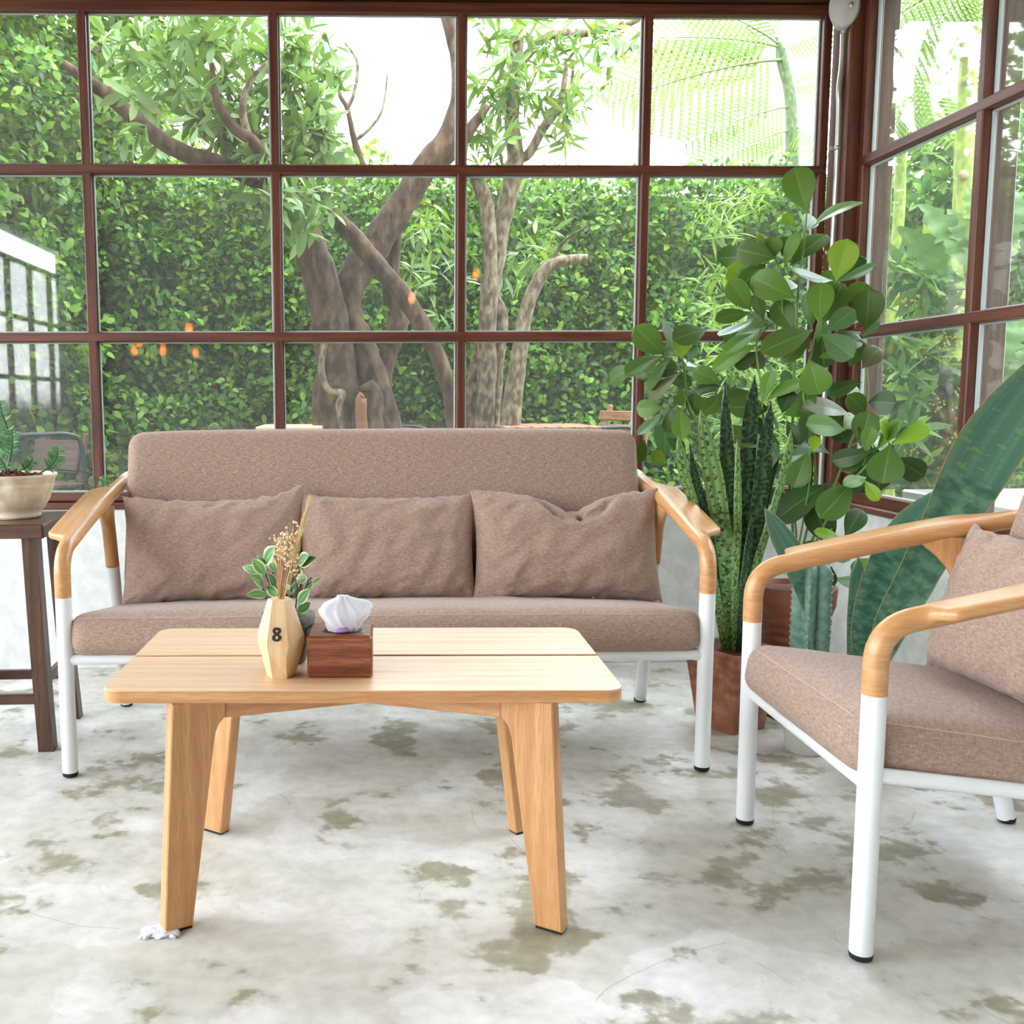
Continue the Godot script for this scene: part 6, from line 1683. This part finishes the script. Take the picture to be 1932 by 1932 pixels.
func TREE_TWO() -> Array:
	return [[Vector4(0.664, 0.266, -5.2, 0.0553), Vector4(0.672, 0.684, -5.2, 0.0525), Vector4(0.687, 0.986, -5.2, 0.0497), Vector4(0.69, 1.311, -5.2, 0.0470), Vector4(0.704, 1.525, -5.2, 0.0470)], [Vector4(0.705, 1.472, -5.2, 0.0359), Vector4(0.701, 1.658, -5.2, 0.0359), Vector4(0.686, 1.842, -5.2, 0.0359), Vector4(0.652, 1.973, -5.2, 0.0304), Vector4(0.603, 2.025, -5.2, 0.0193)], [Vector4(0.712, 1.423, -5.25, 0.0391), Vector4(0.744, 1.612, -5.25, 0.0419), Vector4(0.769, 1.798, -5.25, 0.0419), Vector4(0.806, 1.958, -5.25, 0.0474), Vector4(0.832, 2.116, -5.25, 0.0446), Vector4(0.811, 2.324, -5.25, 0.0391), Vector4(0.827, 2.557, -5.25, 0.0363), Vector4(0.841, 2.737, -5.25, 0.0307), Vector4(0.857, 2.965, -5.25, 0.0223)],
		[Vector4(0.832, 2.116, -5.25, 0.0279), Vector4(0.902, 2.142, -5.25, 0.0251), Vector4(0.961, 2.247, -5.25, 0.0237), Vector4(1.041, 2.364, -5.25, 0.0251), Vector4(1.072, 2.442, -5.25, 0.0167), Vector4(1.086, 2.584, -5.25, 0.0112)], [Vector4(1.041, 2.351, -5.25, 0.0195), Vector4(1.101, 2.338, -5.25, 0.0167), Vector4(1.115, 2.468, -5.25, 0.0098), Vector4(1.124, 2.584, -5.25, 0.0070)], [Vector4(0.843, 2.573, -5.3, 0.0253), Vector4(0.991, 2.729, -5.3, 0.0225), Vector4(1.208, 2.756, -5.3, 0.0253), Vector4(1.398, 2.796, -5.3, 0.0225), Vector4(1.519, 2.856, -5.3, 0.0169)],
		[Vector4(0.761, 0.332, -5.1, 0.0596), Vector4(0.795, 0.769, -5.1, 0.0542), Vector4(0.82, 0.984, -5.1, 0.0461), Vector4(0.845, 1.17, -5.1, 0.0407), Vector4(0.87, 1.329, -5.1, 0.0366), Vector4(0.917, 1.461, -5.1, 0.0339), Vector4(0.98, 1.552, -5.1, 0.0325), Vector4(1.065, 1.586, -5.1, 0.0271), Vector4(1.178, 1.596, -5.1, 0.0244)], [Vector4(0.985, 1.565, -5.1, 0.0108), Vector4(1.048, 1.669, -5.1, 0.0081), Vector4(1.114, 1.721, -5.1, 0.0054), Vector4(1.18, 1.76, -5.1, 0.0041)], [Vector4(0.627, 2.069, -5.4, 0.0172), Vector4(0.712, 1.879, -5.4, 0.0129), Vector4(0.824, 1.988, -5.4, 0.0086)], [Vector4(0.595, 0.68, -5.3, 0.0422), Vector4(0.621, 0.932, -5.3, 0.0366), Vector4(0.662, 1.209, -5.3, 0.0253)], [Vector4(0.723, 1.423, -5.25, 0.0307), Vector4(0.766, 1.315, -5.25, 0.0363), Vector4(0.754, 1.042, -5.25, 0.0279), Vector4(0.729, 0.654, -5.25, 0.0279)]]

func garden_chair(label: String, at: Vector3, turn: float, wood_mat: String, tall: float):
	# slatted chair on a bent black tube frame with arm loops
	var o := thing("garden_chair", label, "garden chair", at, turn)
	for s in [-1.0, 1.0]:
		part("arm_loop", tubemesh(smooth_path([Vector3(s * 0.25, 0, 0.22), Vector3(s * 0.25, 0.35, 0.22), Vector3(s * 0.25, 0.61, 0.20), Vector3(s * 0.25, 0.66, 0.14), Vector3(s * 0.25, 0.665, 0.0), Vector3(s * 0.25, 0.66, -0.14), Vector3(s * 0.25, 0.60, -0.20), Vector3(s * 0.25, 0.3, -0.22), Vector3(s * 0.25, 0, -0.24)], 4), [0.011], 10), M.black_metal, o)
		part("back_post", boxmesh(Vector3(s * 0.19, 0.43 + (tall - 0.43) * 0.5, -0.22 - (tall - 0.6) * 0.3), Vector3(0.035, tall - 0.42, 0.024), 0.008, Basis(Vector3.RIGHT, -0.22)), M[wood_mat + "_y"], o)
	for k in 4:
		part("seat_slat", boxmesh(Vector3(0, 0.42, -0.17 + 0.11 * k), Vector3(0.46, 0.02, 0.09), 0.004), M[wood_mat + "_x"], o)
	for k in 4:
		part("back_slat", boxmesh(Vector3(0, 0.50 + (tall - 0.56) * k / 3.0, -0.20 - (tall - 0.56) * 0.22 * k / 3.0), Vector3(0.40, 0.055, 0.018), 0.004, Basis(Vector3.RIGHT, -0.22)), M[wood_mat + "_x"], o)

func garden_furniture():
	garden_chair("dark slatted garden chair with a black tube arm, seen past the bowl planter", Vector3(-1.60, 0.08, -4.75), -0.75, "weathered", 0.66)
	garden_chair("teak garden chair seen edge-on over the sofa back, left of the wooden garden table", Vector3(0.19, 0.08, -5.30), 1.45, "teak", 0.775)
	garden_chair("teak slatted garden chair right of the wooden garden table", Vector3(1.24, 0.08, -5.42), -1.22, "teak", 0.78)
	garden_chair("black-armed garden chair hidden behind the sofa back by the white garden table", Vector3(-0.62, 0.08, -5.05), 0.2, "weathered", 0.60)
	var t := thing("garden_table", "wooden slatted garden table behind the sofa", "table", Vector3(0.965, 0.08, -5.15))
	for k in 7: part("slat", boxmesh(Vector3(-0.21 + 0.07 * k, 0.672, 0), Vector3(0.058, 0.02, 0.62), 0.004), M.teak_z, t)
	for s in [-1.0, 1.0]:
		part("apron", boxmesh(Vector3(0, 0.644, s * 0.27), Vector3(0.46, 0.035, 0.022), 0.003), M.teak_x, t)
		for s2 in [-1.0, 1.0]: part("leg", boxmesh(Vector3(s * 0.20, 0.33, s2 * 0.26), Vector3(0.045, 0.66, 0.045), 0.004), M.teak_y, t)
	var w := thing("pale_table", "garden table with a pale bleached top behind the sofa, beside the tree trunk", "table", Vector3(-0.30, 0.08, -4.80))
	for k in 4: part("board", boxmesh(Vector3(0, 0.682, -0.18 + 0.12 * k), Vector3(0.30, 0.026, 0.115), 0.003), M.maple_x, w)
	for s in [-1.0, 1.0]:
		for s2 in [-1.0, 1.0]: part("leg", boxmesh(Vector3(s * 0.13, 0.335, s2 * 0.18), Vector3(0.03, 0.67, 0.03), 0.003), M.black_metal, w)
	var b := thing("metal_bench", "silver metal ledge outside the right-hand window behind the broad leaves", "bench", Vector3(2.15, -0.07, -2.75))
	part("seat", boxmesh(Vector3(0, 0.63, 0), Vector3(0.50, 0.04, 1.3), 0.006), M.steel, b)
	part("rail", boxmesh(Vector3(-0.24, 0.575, 0), Vector3(0.03, 0.03, 1.3), 0.004), M.steel, b)
	for z in [-0.6, -0.2, 0.2, 0.6]:
		part("leg", boxmesh(Vector3(-0.23, 0.31, z), Vector3(0.03, 0.62, 0.03), 0.003), M.steel, b)
		part("leg", boxmesh(Vector3(0.22, 0.31, z), Vector3(0.03, 0.62, 0.03), 0.003), M.steel, b)
	# lamps over the counter behind the camera: the panes mirror their orange bulbs
	for p in [[-1.25, 1.42, 1.0], [-1.55, 1.38, 1.5], [-1.9, 1.40, 2.3], [-1.75, 1.34, 2.6], [-2.1, 1.36, 3.0], [-1.5, 1.33, 2.9], [0.5, 1.75, 2.0], [1.1, 2.0, 2.4]]:
		var l := thing("pendant_lamp", "small pendant lamp with a glowing orange bulb, mirrored in the window panes", "lamp", Vector3(p[0], p[1], p[2]), 0.0, "pendant lamps mirrored in the panes")
		part("cord", tubemesh([Vector3(0, 0.10, 0), Vector3(0, 2.9 - p[1], 0)], [0.003], 6), M.rubber, l)
		part("holder", lathemesh([Vector2(0, 0.115), Vector2(0.016, 0.11), Vector2(0.02, 0.06), Vector2(0.018, 0.055), Vector2(0, 0.055)], 16), M.black_metal, l)
		var glow := plain(Color(0.9, 0.6, 0.3), 0.4)
		glow.emission_enabled = true
		glow.emission = Color(1.0, 0.52, 0.18)
		glow.emission_energy_multiplier = 7.0
		part("bulb", lathemesh([Vector2(0, 0.06), Vector2(0.02, 0.055), Vector2(0.03, 0.02), Vector2(0.026, -0.03), Vector2(0, -0.045)], 16), glow, l)
		var om := OmniLight3D.new()
		om.name = "bulb_light"
		om.light_color = Color(1.0, 0.62, 0.30)
		om.light_energy = 0.03
		om.light_size = 0.02
		om.omni_range = 10.0
		om.omni_attenuation = 2.0
		om.shadow_enabled = true
		l.add_child(om)
		om.position = Vector3(0, 0.005, 0)
